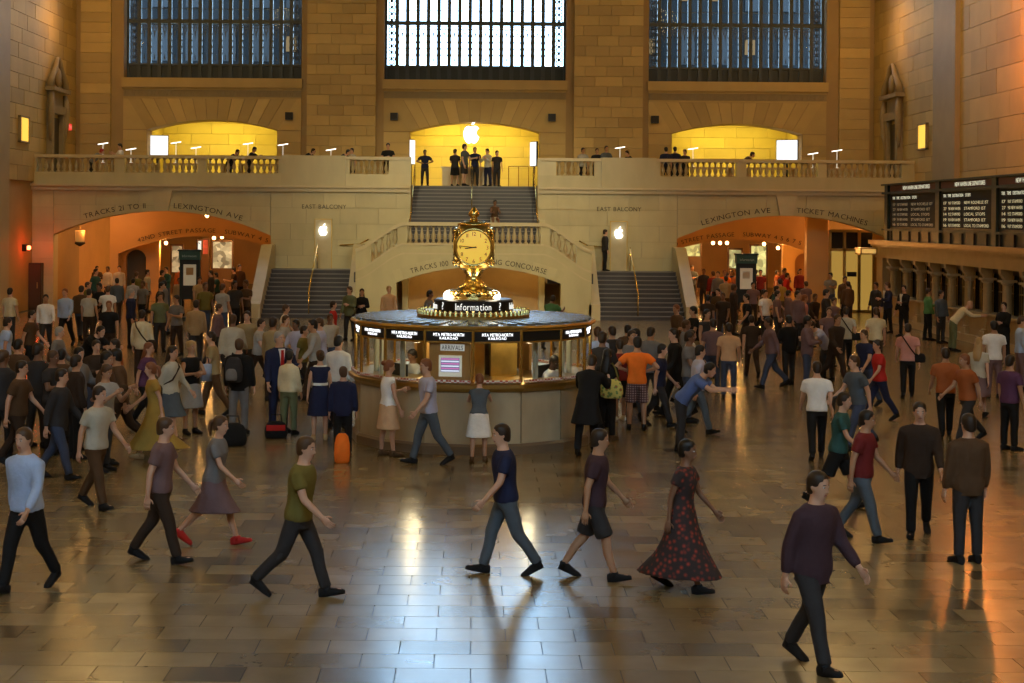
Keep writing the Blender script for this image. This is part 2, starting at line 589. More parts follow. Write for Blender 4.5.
for k, (a, b, c) in enumerate(BAYS):
    az = arc(c, AH, ASP, ARI)
    # flanking blocks beside the arch
    blocks_y(wall_e, a, c - AH - 0.02, ZB, 7.9, YE - 0.06, 0.08, 0.5, 1.1, STONE, seed=40 + k)
    blocks_y(wall_e, c + AH + 0.02, b, ZB, 7.9, YE - 0.06, 0.08, 0.5, 1.1, STONE, seed=50 + k)
    # fan of long voussoirs
    N = 13
    def xat(t):
        return c + (t - 0.5) * 2 * AH
    for i in range(N):
        t0, t1 = i / N, (i + 1) / N
        xa, xb = xat(t0) + 0.012, xat(t1) - 0.012
        if i == 0: xa = xat(0)
        if i == N - 1: xb = xat(1)
        fan = lambda x: c + (x - c) * 1.30
        lows = [(xa + (xb - xa) * j / 4) for j in range(5)]
        poly = [(x, az(min(max(x, c - AH + 1e-4), c + AH - 1e-4)) + 0.012) for x in lows] + [(min(fan(xb), b), 9.36), (max(fan(xa), a), 9.36)]
        MB().prism(poly, YE - 0.05 - random.uniform(0, 0.012), YE + 0.02).build('voussoir', STONE, wall_e)
    for s in (-1, 1):
        poly = [(c + s * AH, 7.93), (c + s * AH * 1.30, 9.36), ((b if s > 0 else a), 9.36), ((b if s > 0 else a), 7.93)]
        if s > 0:
            poly = poly[::-1]
        MB().prism(poly, YE - 0.05, YE + 0.02).build('stone_block', STONE, wall_e)
    # fret band and sill
    MB().box(a, b, YE - 0.10, YE + 0.05, 9.36, 9.44).box(a, b, YE - 0.10, YE + 0.05, 9.76, 9.86).build('moulding', STONE, wall_e)
    fr = MB()
    fr.box(a, b, YE - 0.02, YE + 0.05, 9.44, 9.76)
    n = 27
    for i in range(n):
        x = a + (b - a) * (i + 0.5) / n
        d = 0.10
        fr.box(x - d, x + d, YE - 0.075, YE, 9.68, 9.73)
        fr.box(x - d, x - d + 0.045, YE - 0.075, YE, 9.48, 9.70)
        fr.box(x - d, x + d * 0.5, YE - 0.075, YE, 9.47, 9.52)
        fr.box(x + 0.01, x + 0.06, YE - 0.075, YE, 9.52, 9.62)
    fr.build('fret_band', mat('fret_stone', (0.32, 0.25, 0.13), 0.7, vary=0.12), wall_e)
    MB().box(a - 0.05, b + 0.05, YE - 0.24, YE + 0.5, 9.86, WZ0).build('window_ledge', STONE, wall_e)
    # alcove
    al = MB()
    al.box(c - AH - 0.4, c + AH + 0.4, YE + 4.2, YE + 4.5, ZB - 0.3, 9.0)
    al.box(c - AH - 0.4, c - AH - 0.1, YE + 1.2, YE + 4.2, ZB - 0.3, 9.0)
    al.box(c + AH + 0.1, c + AH + 0.4, YE + 1.2, YE + 4.2, ZB - 0.3, 9.0)
    al.box(c - AH - 0.4, c + AH + 0.4, YE + 1.2, YE + 4.5, 9.0, 9.3)
    aw = struct('wall_alcove_%d' % (k + 1), al, mat('alcove_joint', (0.46, 0.36, 0.10), 0.7), 'back of the lit alcove')
    blocks_y(aw, c - AH - 0.1, c + AH + 0.1, ZB, 9.0, YE + 4.14, 0.07, 0.52, 1.5, mat('alcove_stone', (0.64, 0.52, 0.16), 0.6, vary=0.15, vscale=1.2, rnd=0.1), seed=60 + k)
    lamp('alcove_light', 'AREA', (c, YE + 2.4, 8.93), 150 if k != 1 else 190, (1.0, 0.76, 0.15), 4.6, (0, 0, 0), 1.6)

# windows with iron bars, panes and scrollwork
scroll_me = None
def ring(mb, x, z, r, y, t=0.014, n=10):
    pts_o = [(x + (r + t) * math.cos(2 * PI * i / n), z + (r + t) * math.sin(2 * PI * i / n)) for i in range(n)]
    pts_i = [(x + (r - t) * math.cos(2 * PI * i / n), z + (r - t) * math.sin(2 * PI * i / n)) for i in range(n)]
    vs_ = [(p[0], y, p[1]) for p in pts_o] + [(p[0], y, p[1]) for p in pts_i]
    mb.add(vs_, [(i, (i + 1) % n, n + (i + 1) % n, n + i) for i in range(n)])

def scroll_panel(w, h, dense):
    mb = MB()
    if dense == 'border':
        n = int(h / 0.30)
        for i in range(n):
            z = (i + 0.5) * h / n
            ring(mb, w / 2, z, w * 0.30, 0, 0.028)
            ring(mb, w * 0.25, z + h / n * 0.5, w * 0.16, 0, 0.022)
            ring(mb, w * 0.75, z + h / n * 0.5, w * 0.16, 0, 0.022)
            mb.box(w / 2 - 0.025, w / 2 + 0.025, -0.01, 0.01, z, z + h / n)
    elif dense == 'crest':
        ring(mb, w * 0.28, h - 0.13, 0.075, 0, 0.02); ring(mb, w * 0.72, h - 0.13, 0.075, 0, 0.02)
        ring(mb, w * 0.5, h - 0.30, 0.085, 0, 0.022)
        for i in range(4):
            ring(mb, w * 0.12, h - 0.5 - i * 0.30, 0.045, 0, 0.016)
            ring(mb, w * 0.88, h - 0.5 - i * 0.30, 0.045, 0, 0.016)
        mb.add([(w * 0.42, 0, h - 0.4), (w * 0.58, 0, h - 0.4), (w * 0.5, 0, h - 0.75)], [(0, 1, 2)])
        mb.add([(w * 0.42, 0, 0.2), (w * 0.58, 0, 0.2), (w * 0.5, 0, 0.5)], [(0, 1, 2)])
    return mb

for k, (a, b, c) in enumerate(BAYS):
    yw = YE + 0.75
    wn = empty('window_%d' % (k + 1), (a, yw, WZ0))
    tag(wn, ['tall iron window on the left showing dark blue buildings', 'bright tall iron window in the centre of the east wall', 'tall iron window on the right with lit windows beyond'][k], None, None, 'structure')
    Wd, Hh = b - a, WZ1 - WZ0
    bw = 0.56
    NB = 15
    pw = (Wd - 2 * bw) / NB
    zr = [0.72, 2.62, 2.80, 6.6, 10.4, Hh - 0.3]
    # frame, sill rail
    MB().box(0, 0.10, -0.12, 0.1, 0, Hh).box(Wd - 0.10, Wd, -0.12, 0.1, 0, Hh).box(0, Wd, -0.12, 0.1, Hh - 0.3, Hh).build('frame', IRON, wn)
    for z0, z1 in ((0, 0.08), (0.64, 0.74), (2.62, 2.80), (6.5, 6.7), (10.3, 10.5)):
        MB().box(0.1, Wd - 0.1, -0.10, 0.1, z0, z1).build('transom', IRON, wn)
    mul = MB().box(-0.085, 0.085, -0.11, 0.1, 0.08, Hh - 0.3).mesh('mullion', IRON)
    for i in range(NB + 1):
        place('mullion', mul, wn, (bw + pw * i, 0, 0))
    pan1 = MB().box(0.05, pw - 0.05, 0, 0.012, 0.74, 2.62).mesh('pane', GLASS_WIN)
    pan2 = MB().box(0.05, pw - 0.05, 0, 0.012, 2.80, Hh - 0.3).mesh('pane', GLASS_WIN)
    bar_me = MB().box(0.05, pw - 0.05, -0.02, 0.02, 3.28, 3.31).mesh('glazing_bar', IRON)
    crest = scroll_panel(pw, 1.88, 'crest').mesh('scrollwork', IRON)
    for i in range(NB):
        x = bw + pw * i
        place('pane', pan1, wn, (x, 0, 0)); place('pane', pan2, wn, (x, 0, 0))
        place('glazing_bar', bar_me, wn, (x, 0, 0))
        place('scrollwork', crest, wn, (x, -0.05, 0.74))
    bord = scroll_panel(bw - 0.15, 6.3, 'border').mesh('scrollwork', IRON)
    bpan = MB().box(0.1, bw - 0.05, 0.02, 0.03, 0.74, Hh - 0.3).mesh('pane', GLASS_WIN)
    for x in (0.0, Wd - bw):
        dx = 0.0 if x == 0 else -0.05
        place('scrollwork', bord, wn, (x + 0.10 + dx, -0.03, 0.74))
        place('pane', bpan, wn, (x + dx, 0, 0))
    gr = MB().box(0.1, Wd - 0.1, 0.0, 0.03, 0.08, 0.64)
    n = int(Wd / 0.28)
    for i in range(n):
        ring(gr, 0.1 + (i + 0.5) * (Wd - 0.2) / n, 0.36, 0.10, -0.03, 0.03)
    gr.build('grille_panel', mat('grille_iron', (0.03, 0.042, 0.042), 0.55), wn)
    lamp('window_portal', 'AREA', ((a + b) / 2, YE + 1.3, (WZ0 + WZ1) / 2 + 0.3), 1, (1, 1, 1), Wd, (PI / 2, 0, 0), Hh - 0.8, portal=True).rotation_euler = (PI / 2, 0, PI)

# buildings across the street seen through the side windows
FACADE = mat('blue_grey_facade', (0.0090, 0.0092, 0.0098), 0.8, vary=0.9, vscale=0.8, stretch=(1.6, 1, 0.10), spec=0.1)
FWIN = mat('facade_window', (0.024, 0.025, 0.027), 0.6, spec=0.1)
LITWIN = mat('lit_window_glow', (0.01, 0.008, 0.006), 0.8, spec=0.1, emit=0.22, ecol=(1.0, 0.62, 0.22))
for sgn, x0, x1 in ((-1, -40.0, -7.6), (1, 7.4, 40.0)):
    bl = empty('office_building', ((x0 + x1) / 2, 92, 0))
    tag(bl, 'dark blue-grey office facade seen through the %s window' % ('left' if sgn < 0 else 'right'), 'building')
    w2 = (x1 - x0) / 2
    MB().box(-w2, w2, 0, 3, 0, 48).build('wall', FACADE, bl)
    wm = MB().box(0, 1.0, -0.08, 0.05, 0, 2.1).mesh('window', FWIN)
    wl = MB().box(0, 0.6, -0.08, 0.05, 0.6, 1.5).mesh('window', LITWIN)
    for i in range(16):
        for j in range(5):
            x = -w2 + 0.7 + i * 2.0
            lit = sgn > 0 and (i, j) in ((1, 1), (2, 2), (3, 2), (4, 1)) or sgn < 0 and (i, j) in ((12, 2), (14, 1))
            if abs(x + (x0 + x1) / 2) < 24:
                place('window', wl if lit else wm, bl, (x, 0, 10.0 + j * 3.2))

west_sky_block = MB().box(-45, 45, -34, -31, 0, 25).build('office_building', FACADE)  # unseen slab for the houses opposite, added to cut western sky light
tag(west_sky_block, 'unseen dark slab for the houses opposite, added to shade the west windows', 'building')

# ------------------------------------------------------------------ balcony front wall with its arches
wb = MB()
AL = (-13.05, 4.55, 3.15, 1.0)     # xc, half, spring, rise
AR = (13.05, 4.55, 3.15, 1.0)
arch_wall(wb, -HW, -8.5, 5.0, YB, YB + 0.7, *AL, 0)
arch_wall(wb, 8.5, HW, 5.0, YB, YB + 0.7, *AR, 0)
wb.box(-8.5, -2.65, YB, YB + 0.7, 0, 5.0)
wb.box(2.65, 8.5, YB, YB + 0.7, 0, 5.0)
wall_b = struct('wall_balcony', wb, MARBLE_BACK, 'cream marble wall below the east balcony')
zl, zr_ = arc(*AL), arc(*AR)
for s, zc_ in ((-1, zl), (1, zr_)):
    q = sorted((s * 8.52, s * 17.6)); blocks_y(wall_b, q[0], q[1], 3.15, 5.0, YB - 0.05, 0.07, 0.62, 1.7, MARBLE, clip=zc_, seed=71 + s, name='marble_slab')
    q = sorted((s * 17.6, s * HW)); blocks_y(wall_b, q[0], q[1], 0, 5.0, YB - 0.05, 0.07, 0.72, 0.9, MARBLE, seed=76 + s, name='marble_slab')
blocks_y(wall_b, -8.5, -2.66, 1.0, 5.0, YB - 0.05, 0.07, 0.72, 1.5, MARBLE, seed=73, name='marble_slab')
blocks_y(wall_b, 2.66, 8.5, 1.0, 5.0, YB - 0.05, 0.07, 0.72, 1.5, MARBLE, seed=74, name='marble_slab')
# keystone brackets over both arches
for sx in (-1, 1):
    x = sx * 13.05
    MB().prism([(x - 0.26, 4.16), (x + 0.26, 4.16), (x + 0.44, 5.0), (x - 0.44, 5.0)], YB - 0.20, YB).build('keystone', COPING, wall_b)
# balcony floor slab, cornice
sl = MB()
for a, b in ((-HW, -2.65), (2.65, HW)):
    sl.box(a, b, YB - 0.05, YE + 4.2, 5.0, ZB)
sl.box(-2.65, 2.65, 67.5, YE + 4.2, 5.0, ZB)
struct('floor_balcony', sl, MARBLE_BACK, 'marble floor of the east balcony')
for a, b in ((-HW, -2.65), (2.65, HW)):
    MB().box(a, b, YB - 0.34, YB, 5.17, 5.26).box(a, b, YB - 0.22, YB, 5.0, 5.17).build('cornice', COPING, wall_b)
# inscriptions
def inscribe(text, path, size, start, width=None, parent=None, thick=1.0, squeeze=1.0, gapf=0.11):
    mb = MB()
    lettering(mb, text, size, path, width, start, gapf, thick, squeeze)
    return mb.build('inscription', LETTER, parent)
yl = YB - 0.068
def ax(px, py):      # x offset from arch centre of a pixel on the balcony wall
    return P(px, py, YB).x
inscribe('TRACKS 21 TO 11', arch_path(*AL, 0.14, yl), 0.30, ax(85, 215) + 13.05, 2.55, wall_b)
inscribe('LEXINGTON AVE', arch_path(*AL, 0.14, yl), 0.30, ax(174, 210) + 13.05, 2.85, wall_b)
inscribe('LEXINGTON AVE', arch_path(*AR, 0.14, yl), 0.30, ax(702, 215) - 13.05, 2.85, wall_b)
inscribe('TICKET MACHINES', arch_path(*AR, 0.14, yl), 0.30, ax(796, 212) - 13.05, 2.95, wall_b)
inscribe('EAST BALCONY', line_path(P(302, 208.5, yl), (1, 0, 0)), 0.25, 0, 1.85, wall_b)
inscribe('EAST BALCONY', line_path(P(597, 211, yl), (1, 0, 0)), 0.25, 0, 1.85, wall_b)

# ------------------------------------------------------------------ balustrades
bal_prof = [(0.085, 0), (0.085, 0.05), (0.045, 0.07), (0.05, 0.11), (0.085, 0.20), (0.09, 0.25), (0.06, 0.36), (0.035, 0.45), (0.045, 0.50), (0.035, 0.53), (0.075, 0.55), (0.075, 0.60)]
BALM = mat('baluster_marble', (0.44, 0.36, 0.20), 0.4, rnd=0.1)
bal_me = MB().lathe(bal_prof, n=10).mesh('baluster', BALM, True)
RAIL_Z0, RAIL_Z1 = 5.76, 6.36
def parapet(px_spans, solid, x0, x1, label):
    e = empty('balcony_balustrade', ((x0 + x1) / 2, YB, ZB))
    tag(e, label, 'balustrade', 'balustrades of the east balcony')
    cx = (x0 + x1) / 2
    MB().box(x0 - cx, x1 - cx, -0.16, 0.22, -0.09, RAIL_Z0 - ZB).build('plinth', MARBLE, e)
    MB().box(x0 - cx, x1 - cx, -0.20, 0.26, RAIL_Z1 - ZB, RAIL_Z1 - ZB + 0.13).build('coping', COPING, e)
    spans = sorted((P(a, 165, YB).x, P(b, 165, YB).x) for a, b in px_spans)
    edges = [x0] + [v for s in spans for v in s] + [x1]
    for i in range(0, len(edges), 2):
        a, b = edges[i], edges[i + 1]
        if b - a > 0.02:
            MB().box(a - cx, b - cx, -0.13, 0.19, RAIL_Z0 - ZB, RAIL_Z1 - ZB).build('pedestal', MARBLE, e)
    for a, b in solid:
        xa, xb = P(a, 165, YB).x, P(b, 165, YB).x
        MB().box(xa - cx, xb - cx, -0.24, 0.26, -0.09, RAIL_Z1 - ZB + 0.16).build('solid_panel', MARBLE, e)
    for a, b in spans:
        n = max(2, round((b - a) / 0.245))
        for i in range(n):
            place('baluster', bal_me, e, (a + (b - a) * (i + 0.5) / n - cx, 0.03, RAIL_Z0 - ZB))
    return e
parapet([(37, 115), (125, 198), (207, 279), (350, 389)], [(282, 346)], -HW + 0.1, -2.65, 'marble balustrade along the left half of the balcony')
parapet([(556, 594), (660, 736), (746, 817), (826, 901)], [(601, 656)], 2.65, HW - 0.1, 'marble balustrade along the right half of the balcony')

# ------------------------------------------------------------------ stair block in the middle
YF = 60.0
CA = (0.2, 3.2, 1.42, 0.62)
def top_profile(x):
    ax_ = abs(x)
    if ax_ < 2.75: return 2.95
    t = min(1, (ax_ - 2.75) / 1.85)
    return 2.95 - 1.05 * (t * t * (3 - 2 * t) * 0.6 + t * 0.4)
sb = MB()
az = arc(*CA)
xs = [-4.6 + 9.2 * i / 92 for i in range(93)]
low = [(-4.6, 0), (CA[0] - CA[1], 0)] + [(CA[0] - CA[1] + 2 * CA[1] * i / 30, az(CA[0] - CA[1] + 1e-5 + (2 * CA[1] - 2e-5) * i / 30)) for i in range(31)] + [(CA[0] + CA[1], 0), (4.6, 0)]
sb.prism(low + [(x, top_profile(x)) for x in reversed(xs)], YF, YF + 0.5)
sw = struct('wall_stair', sb, MARBLE, 'marble front of the double staircase with an arched opening')
# string course under the balustrade
def strip(dz0, dz1, y0, y1, n=60):
    mb = MB()
    pts = [-4.6 + 9.2 * i / n for i in range(n + 1)]
    mb.prism([(x, top_profile(x) + dz0) for x in pts] + [(x, top_profile(x) + dz1) for x in reversed(pts)], y0, y1)
    return mb
strip(-0.06, 0.02, YF - 0.05, YF).build('string_course', COPING, sw)
strip(-0.42, -0.36, YF - 0.025, YF).build('string_course', COPING, sw)
for i in range(21):      # voussoirs of the low arch
    R = (CA[1] ** 2 + CA[3] ** 2) / (2 * CA[3]); zc = CA[2] + CA[3] - R
    a0 = math.asin(-CA[1] / R) + 2 * math.asin(CA[1] / R) * i / 21; a1 = a0 + 2 * math.asin(CA[1] / R) / 21
    g = 0.0012
    q = [(CA[0] + r * math.sin(t), zc + r * math.cos(t)) for r, t in ((R + 0.01, a0 + g), (R + 0.01, a1 - g), (R + 0.48, a1 - g), (R + 0.48, a0 + g))]
    MB().prism(q, YF - 0.022, YF + 0.01).build('voussoir', MARBLE, sw)
ce = empty('stair_balustrade', (0, YF, 2.9))
tag(ce, 'marble balustrade curving around the middle stair landing', 'balustrade')
n = 60
mb = MB()
pts = [-4.62 + 9.24 * i / n for i in range(n + 1)]
mb.prism([(x, top_profile(x) + 0.70 - 2.9) for x in pts] + [(x, top_profile(x) + 0.84 - 2.9) for x in reversed(pts)], -0.08, 0.42)
mb.build('coping', COPING, ce)
for a, b in ((-4.6, -4.0), (-2.95, -2.6), (2.6, 2.95), (4.0, 4.6)):
    p4 = [a + (b - a) * i / 4 for i in range(5)]
    MB().prism([(x, top_profile(x) - 2.9) for x in p4] + [(x, top_profile(x) + 0.70 - 2.9) for x in reversed(p4)], 0.0, 0.34).build('pedestal', MARBLE, ce)
sb_me = MB().lathe([(r * 1.0, z * 1.15) for r, z in bal_prof], n=10).mesh('baluster', BALM, True)
for i in range(23):
    place('baluster', sb_me, ce, (-2.48 + 4.96 * i / 22, 0.17, 0.05))
for s in (-1, 1):
    for i in range(4):
        x = s * (3.08 + 0.25 * i)
        place('baluster', sb_me, ce, (x, 0.17, top_profile(x) - 2.9))
# landing and inner flights
MB().box(-2.9, 2.9, YF + 0.5, 62.7, 2.55, 2.8).build('landing', STEP, sw)
for s in (-1, 1):
    for i in range(6):
        x0, x1 = sorted((s * (2.9 + 0.3 * i), s * (3.2 + 0.3 * i)))
        MB().box(x0, x1, YF + 0.5, 63.4, 1.4, 2.63 - 0.166 * i).build('step', STEP, sw)
# recess behind the low arch
rc = MB()
rc.box(-4.6, 4.6, 63.5, 63.9, 0, 2.5).box(-4.6, -4.3, YF + 0.5, 63.5, 0, 1.7).box(4.3, 4.6, YF + 0.5, 63.5, 0, 1.7).box(-2.9, 2.9, YF + 0.5, 63.5, 2.5, 2.55)
struct('wall_recess', rc, mat('recess_stone', (0.50, 0.34, 0.15), 0.6, vary=0.15), 'warm stone wall inside the low arch')
lamp('recess_light', 'POINT', (-1.5, 61.8, 2.2), 26, WARM, 0.12)
lamp('recess_light', 'POINT', (2.0, 61.8, 2.2), 26, WARM, 0.12)
inscribe('TRACKS 100 TO 117   DINING CONCOURSE', arch_path(*CA, 0.14, YF - 0.03), 0.29, P(411, 276, YF).x - 0.2, 5.25, sw, squeeze=0.9)

def flight(name, x0, x1, y0, z0, n, rise, run, label, parent_loc):
    e = empty(name, parent_loc)
    tag(e, label, 'staircase')
    L = Vector(parent_loc)
    for i in range(n):
        z = z0 + rise * (i + 1)
        b = MB().box(x0 - L.x, x1 - L.x, y0 + run * i - L.y, y0 + run * (i + 1) + 0.04 - L.y, max(0, z - 0.5) - L.z if i > 2 else z0 - L.z, z - L.z)
        st = b.build('step', STEP, e)
        MB().box(x0 - L.x, x1 - L.x, y0 + run * i - 0.025 - L.y, y0 + run * i + 0.05 - L.y, z - 0.03 - L.z, z + 0.004 - L.z).build('nosing', STEP_EDGE, st)
    return e
cf = flight('upper_staircase', -2.65, 2.65, 62.7, 2.8, 16, 2.55 / 16, 0.3, 'wide dark upper flight climbing to the balcony', (0, 65.0, 2.8))
for s in (-1, 1):
    mb = MB()
    # side walls of the upper flight
    mb.box(s * 2.78 - 0.12, s * 2.78 + 0.12, 62.7, YB, 0.0, 3.9)
    mb.box(s * 2.78 - 0.12, s * 2.78 + 0.12, YB + 0.7, 67.6, 2.5, ZB)
    struct('wall_flight_%s' % ('left' if s < 0 else 'right'), mb, MARBLE)
lf = {}
for s, nm in ((-1, 'left'), (1, 'right')):
    x0, x1 = sorted((s * 4.95, s * 8.3))
    e = flight('lower_staircase', x0, x1, 60.2, 0, 11, 1.8 / 11, 0.3, 'dark stone lower flight on the %s of the stair block' % nm, (s * 6.6, 61.8, 0))
    MB().box(x0 - s * 6.6, x1 - s * 6.6, 1.7, YB - 61.8, 1.3, 1.8).build('landing', STEP, e)
    for xa, xb, nm2 in ((s * 4.5, s * 4.95, 'inner'), (s * 8.3, s * 8.75, 'outer')):
        a, b = sorted((xa, xb))
        mb = MB()
        L = Vector((s * 6.6, 61.8, 0))
        prof = [(60.0, 0), (60.0, 0.62), (60.25, 0.72), (63.3, 2.78), (63.7, 2.85), (63.7, 0)] if nm2 == 'inner' else [(60.0, 0), (60.0, 0.55), (60.25, 0.65), (63.4, 2.78), (64.4, 2.80), (64.4, 0)]
        n = len(prof)
        mb.add([(a - L.x, y - L.y, z) for y, z in prof] + [(b - L.x, y - L.y, z) for y, z in prof],
               [tuple(range(n)), tuple(range(2 * n - 1, n - 1, -1))] + [((i + 1) % n, i, n + i, n + (i + 1) % n) for i in range(n)])
        mb.build('cheek_wall', COPING, e)
    lf[nm] = e
# brass handrails
def handrail(pts, label, post=True, r=0.03, drop=0.95):
    e = empty('handrail', pts[0] - Vector((0, 0, drop)))
    tag(e, label, 'handrail', None)
    L = pts[0] - Vector((0, 0, drop))
    MB().tube([p - L for p in pts], r, 8).build('rail', BRASS, e, True)
    for p in (pts[0], pts[-1]) if post else ():
        MB().tube([p - L, p - L - Vector((0, 0, drop))], r * 0.8, 8).build('post', BRASS, e, True)
    return e
handrail([Vector((-6.45, 63.5, 2.78)), Vector((-6.45, 60.3, 1.05))], 'brass handrail down the middle of the left flight')
handrail([Vector((6.45, 63.5, 2.78)), Vector((6.45, 60.3, 1.05))], 'brass handrail down the middle of the right flight')
handrail([Vector((-0.1, 67.4, ZB + 0.9)), Vector((-0.1, 62.9, 3.85))], 'pale handrail down the middle of the upper flight', r=0.022, drop=0.9)
for s, nm in ((-1, 'left'), (1, 'right')):
    handrail([Vector((s * 2.6, 67.4, ZB + 0.9)), Vector((s * 2.6, 62.9, 3.85))], 'pale handrail along the %s side of the upper flight' % nm, r=0.022, drop=0.9)
    handrail([Vector((s * 5.6, 64.3, 2.78)), Vector((s * 4.75, 64.1, 2.84)), Vector((s * 4.3, 62.6, 3.05))], 'brass rail curving off the %s lower landing' % nm, post=False, r=0.028)

# ------------------------------------------------------------------ passages under the balcony
PASS = mat('passage_stone', (0.52, 0.30, 0.10), 0.55, vary=0.18, vscale=0.9, rnd=0.08)
for s, nm in ((-1, 'left'), (1, 'right')):
    x0, x1 = sorted((s * 8.3, s * HW))
    mb = MB()
    mb.box(x0, x1, YB + 0.7, 90, 4.55, 5.0)
    struct('ceiling_passage_%s' % nm, mb, PASS, 'passage ceiling below the balcony')
    mb = MB()
    xi = s * 8.3
    mb.box(min(xi, xi - s * 0.3), max(xi, xi - s * 0.3), YB + 0.7, 90, 0, 4.55)
    mb.box(min(s * HW, s * (HW + 0.5)), max(s * HW, s * (HW + 0.5)), YE + 1.2, 90, 0, 4.55)
    mb.box(x0, x1, 90, 90.4, 0, 4.55)
    struct('wall_passage_%s' % nm, mb, PASS, 'warm stone side walls of the %s passage' % nm)
    # inner arch wall
    mb = MB()
    if s < 0:
        IA = (-12.3, 3.9, 2.2, 0.85)
        arch_wall(mb, -16.6, -8.3, 4.55, 70.2, 70.8, *IA, 0)
        w = struct('wall_inner_arch_left', mb, PASS, 'inner arch wall of the left passage with lettering')
        inscribe('42ND STREET PASSAGE   SUBWAY 4 5 6 7', arch_path(*IA, 0.16, 70.17), 0.27, -3.0, 6.5, w, squeeze=0.9)
    else:
        IA = (12.2, 3.85, 2.25, 0.8)
        arch_wall(mb, 8.3, 16.2, 4.55, 70.2, 70.8, *IA, 0)
        w = struct('wall_inner_arch_right', mb, PASS, 'inner arch wall of the right passage with lettering')
        inscribe('42ND STREET PASSAGE   SUBWAY 4 5 6 7 S', arch_path(*IA, 0.16, 70.17), 0.27, -3.6, 6.3, w, squeeze=0.9)
# ------------------------------------------------------------------ emblem
APPLE = [(0, 0.42), (0.10, 0.47), (0.22, 0.48), (0.33, 0.43), (0.41, 0.34), (0.33, 0.27), (0.28, 0.16), (0.28, 0.05), (0.33, -0.06), (0.43, -0.14),
         (0.38, -0.28), (0.29, -0.42), (0.20, -0.49), (0.11, -0.49), (0, -0.45), (-0.11, -0.49), (-0.20, -0.49), (-0.31, -0.40), (-0.41, -0.22),
         (-0.45, 0.0), (-0.43, 0.2), (-0.36, 0.36), (-0.26, 0.45), (-0.14, 0.47)]
LEAF = [(0, 0.52), (0.02, 0.64), (0.10, 0.73), (0.2, 0.77), (0.19, 0.66), (0.11, 0.56)]
def emblem(c, h, strength, label, parent=None):
    g = glow('emblem_glow_%d' % int(strength * 10), (1.0, 0.98, 0.95), strength)
    k = h / 1.26
    e = empty('emblem_sign', c)
    tag(e, label, 'sign')
    MB().prism([(x * k, (z - 0.14) * k) for x, z in APPLE], -0.05, 0.05).build('body', g, e)
    MB().prism([(x * k, (z - 0.14) * k) for x, z in LEAF], -0.05, 0.05).build('leaf', g, e)
    return e
emblem(P(471.5, 132, YE + 0.2), 1.05, 2.2, 'large glowing white apple emblem hung in the middle alcove')
for (px, py), nm in (((323, 229.5), 'left'), ((619, 232.5), 'right')):
    c = P(px, py, YB - 0.22)
    pn = empty('sign_panel', (c.x, YB - 0.05, 1.8))
    tag(pn, 'tall pale framed panel behind the small emblem on the %s landing' % nm, 'panel')
    MB().box(-0.34, 0.34, -0.05, 0.0, 0, 2.05).build('board', mat('panel_marble', (0.50, 0.43, 0.26), 0.3, vary=0.15), pn)
    MB().box(-0.37, -0.33, -0.07, 0, 0, 2.08).box(0.33, 0.37, -0.07, 0, 0, 2.08).box(-0.37, 0.37, -0.07, 0, 2.04, 2.08).build('frame', BRASS_DULL, pn)
    emblem((c.x, YB - 0.17, c.z), 0.50, 2.2, 'small glowing white apple emblem above the %s landing' % nm)

# ------------------------------------------------------------------ information booth
BC = Vector((0.0, 28.0, 0.0))
BR = 2.16
BM = mat('booth_marble', (0.46, 0.37, 0.23), 0.25, vary=0.3, vscale=2.5, stretch=(1, 1, 0.5))
booth = empty('information_booth', BC)
tag(booth, 'round brass and glass information booth with marble base', 'booth')
NS = 16
def bv(i, r, z=0.0):
    a = -PI / 2 + 2 * PI * i / NS
    return Vector((r * math.cos(a), r * math.sin(a), z))
def ngon(r, z):
    return [bv(i, r, z) for i in range(NS)]
for i in range(NS):
    q = [bv(i + 0.012, BR - 0.02), bv(i + 0.988, BR - 0.02), bv(i + 0.988, BR - 0.25), bv(i + 0.012, BR - 0.25)]
    mb = MB(); mb.rings([[Vector((p.x, p.y, z)) for p in q] for z in (0.0, 1.06)])
    mb.build('marble_panel', BM, booth)
MB().rings([ngon(BR + 0.05, 0), ngon(BR + 0.05, 0.14), ngon(BR, 0.18)]).build('plinth', mat('booth_plinth', (0.18, 0.13, 0.08), 0.3), booth)
MB().rings([ngon(BR - 0.3, 1.06), ngon(BR + 0.03, 1.06), ngon(BR + 0.10, 1.12), ngon(BR + 0.10, 1.18), ngon(BR + 0.02, 1.21), ngon(BR - 0.4, 1.21)], cap=(True, True)).build('counter_ledge', BRASS_DULL, booth)
TAPE_M = bpy.data.materials.new('checked_strip'); TAPE_M.use_nodes = True
_nt = TAPE_M.node_tree; _b = _nt.nodes['Principled BSDF']
_ck = _nt.nodes.new('ShaderNodeTexChecker'); _ck.inputs['Scale'].default_value = 22
_ck.inputs[1].default_value = (0.75, 0.70, 0.62, 1); _ck.inputs[2].default_value = (0.45, 0.10, 0.07, 1)
_g = _nt.nodes.new('ShaderNodeNewGeometry'); _nt.links.new(_g.outputs['Position'], _ck.inputs['Vector']); _nt.links.new(_ck.outputs[0], _b.inputs['Base Color'])
for i in range(NS):
    a, b = bv(i + 0.04, BR + 0.035), bv(i + 0.96, BR + 0.035)
    mb = MB(); mb.bar(a + Vector((0, 0, 1.235)), b + Vector((0, 0, 1.235)), 0.03, 0.045); mb.build('notice_strip', TAPE_M, booth)
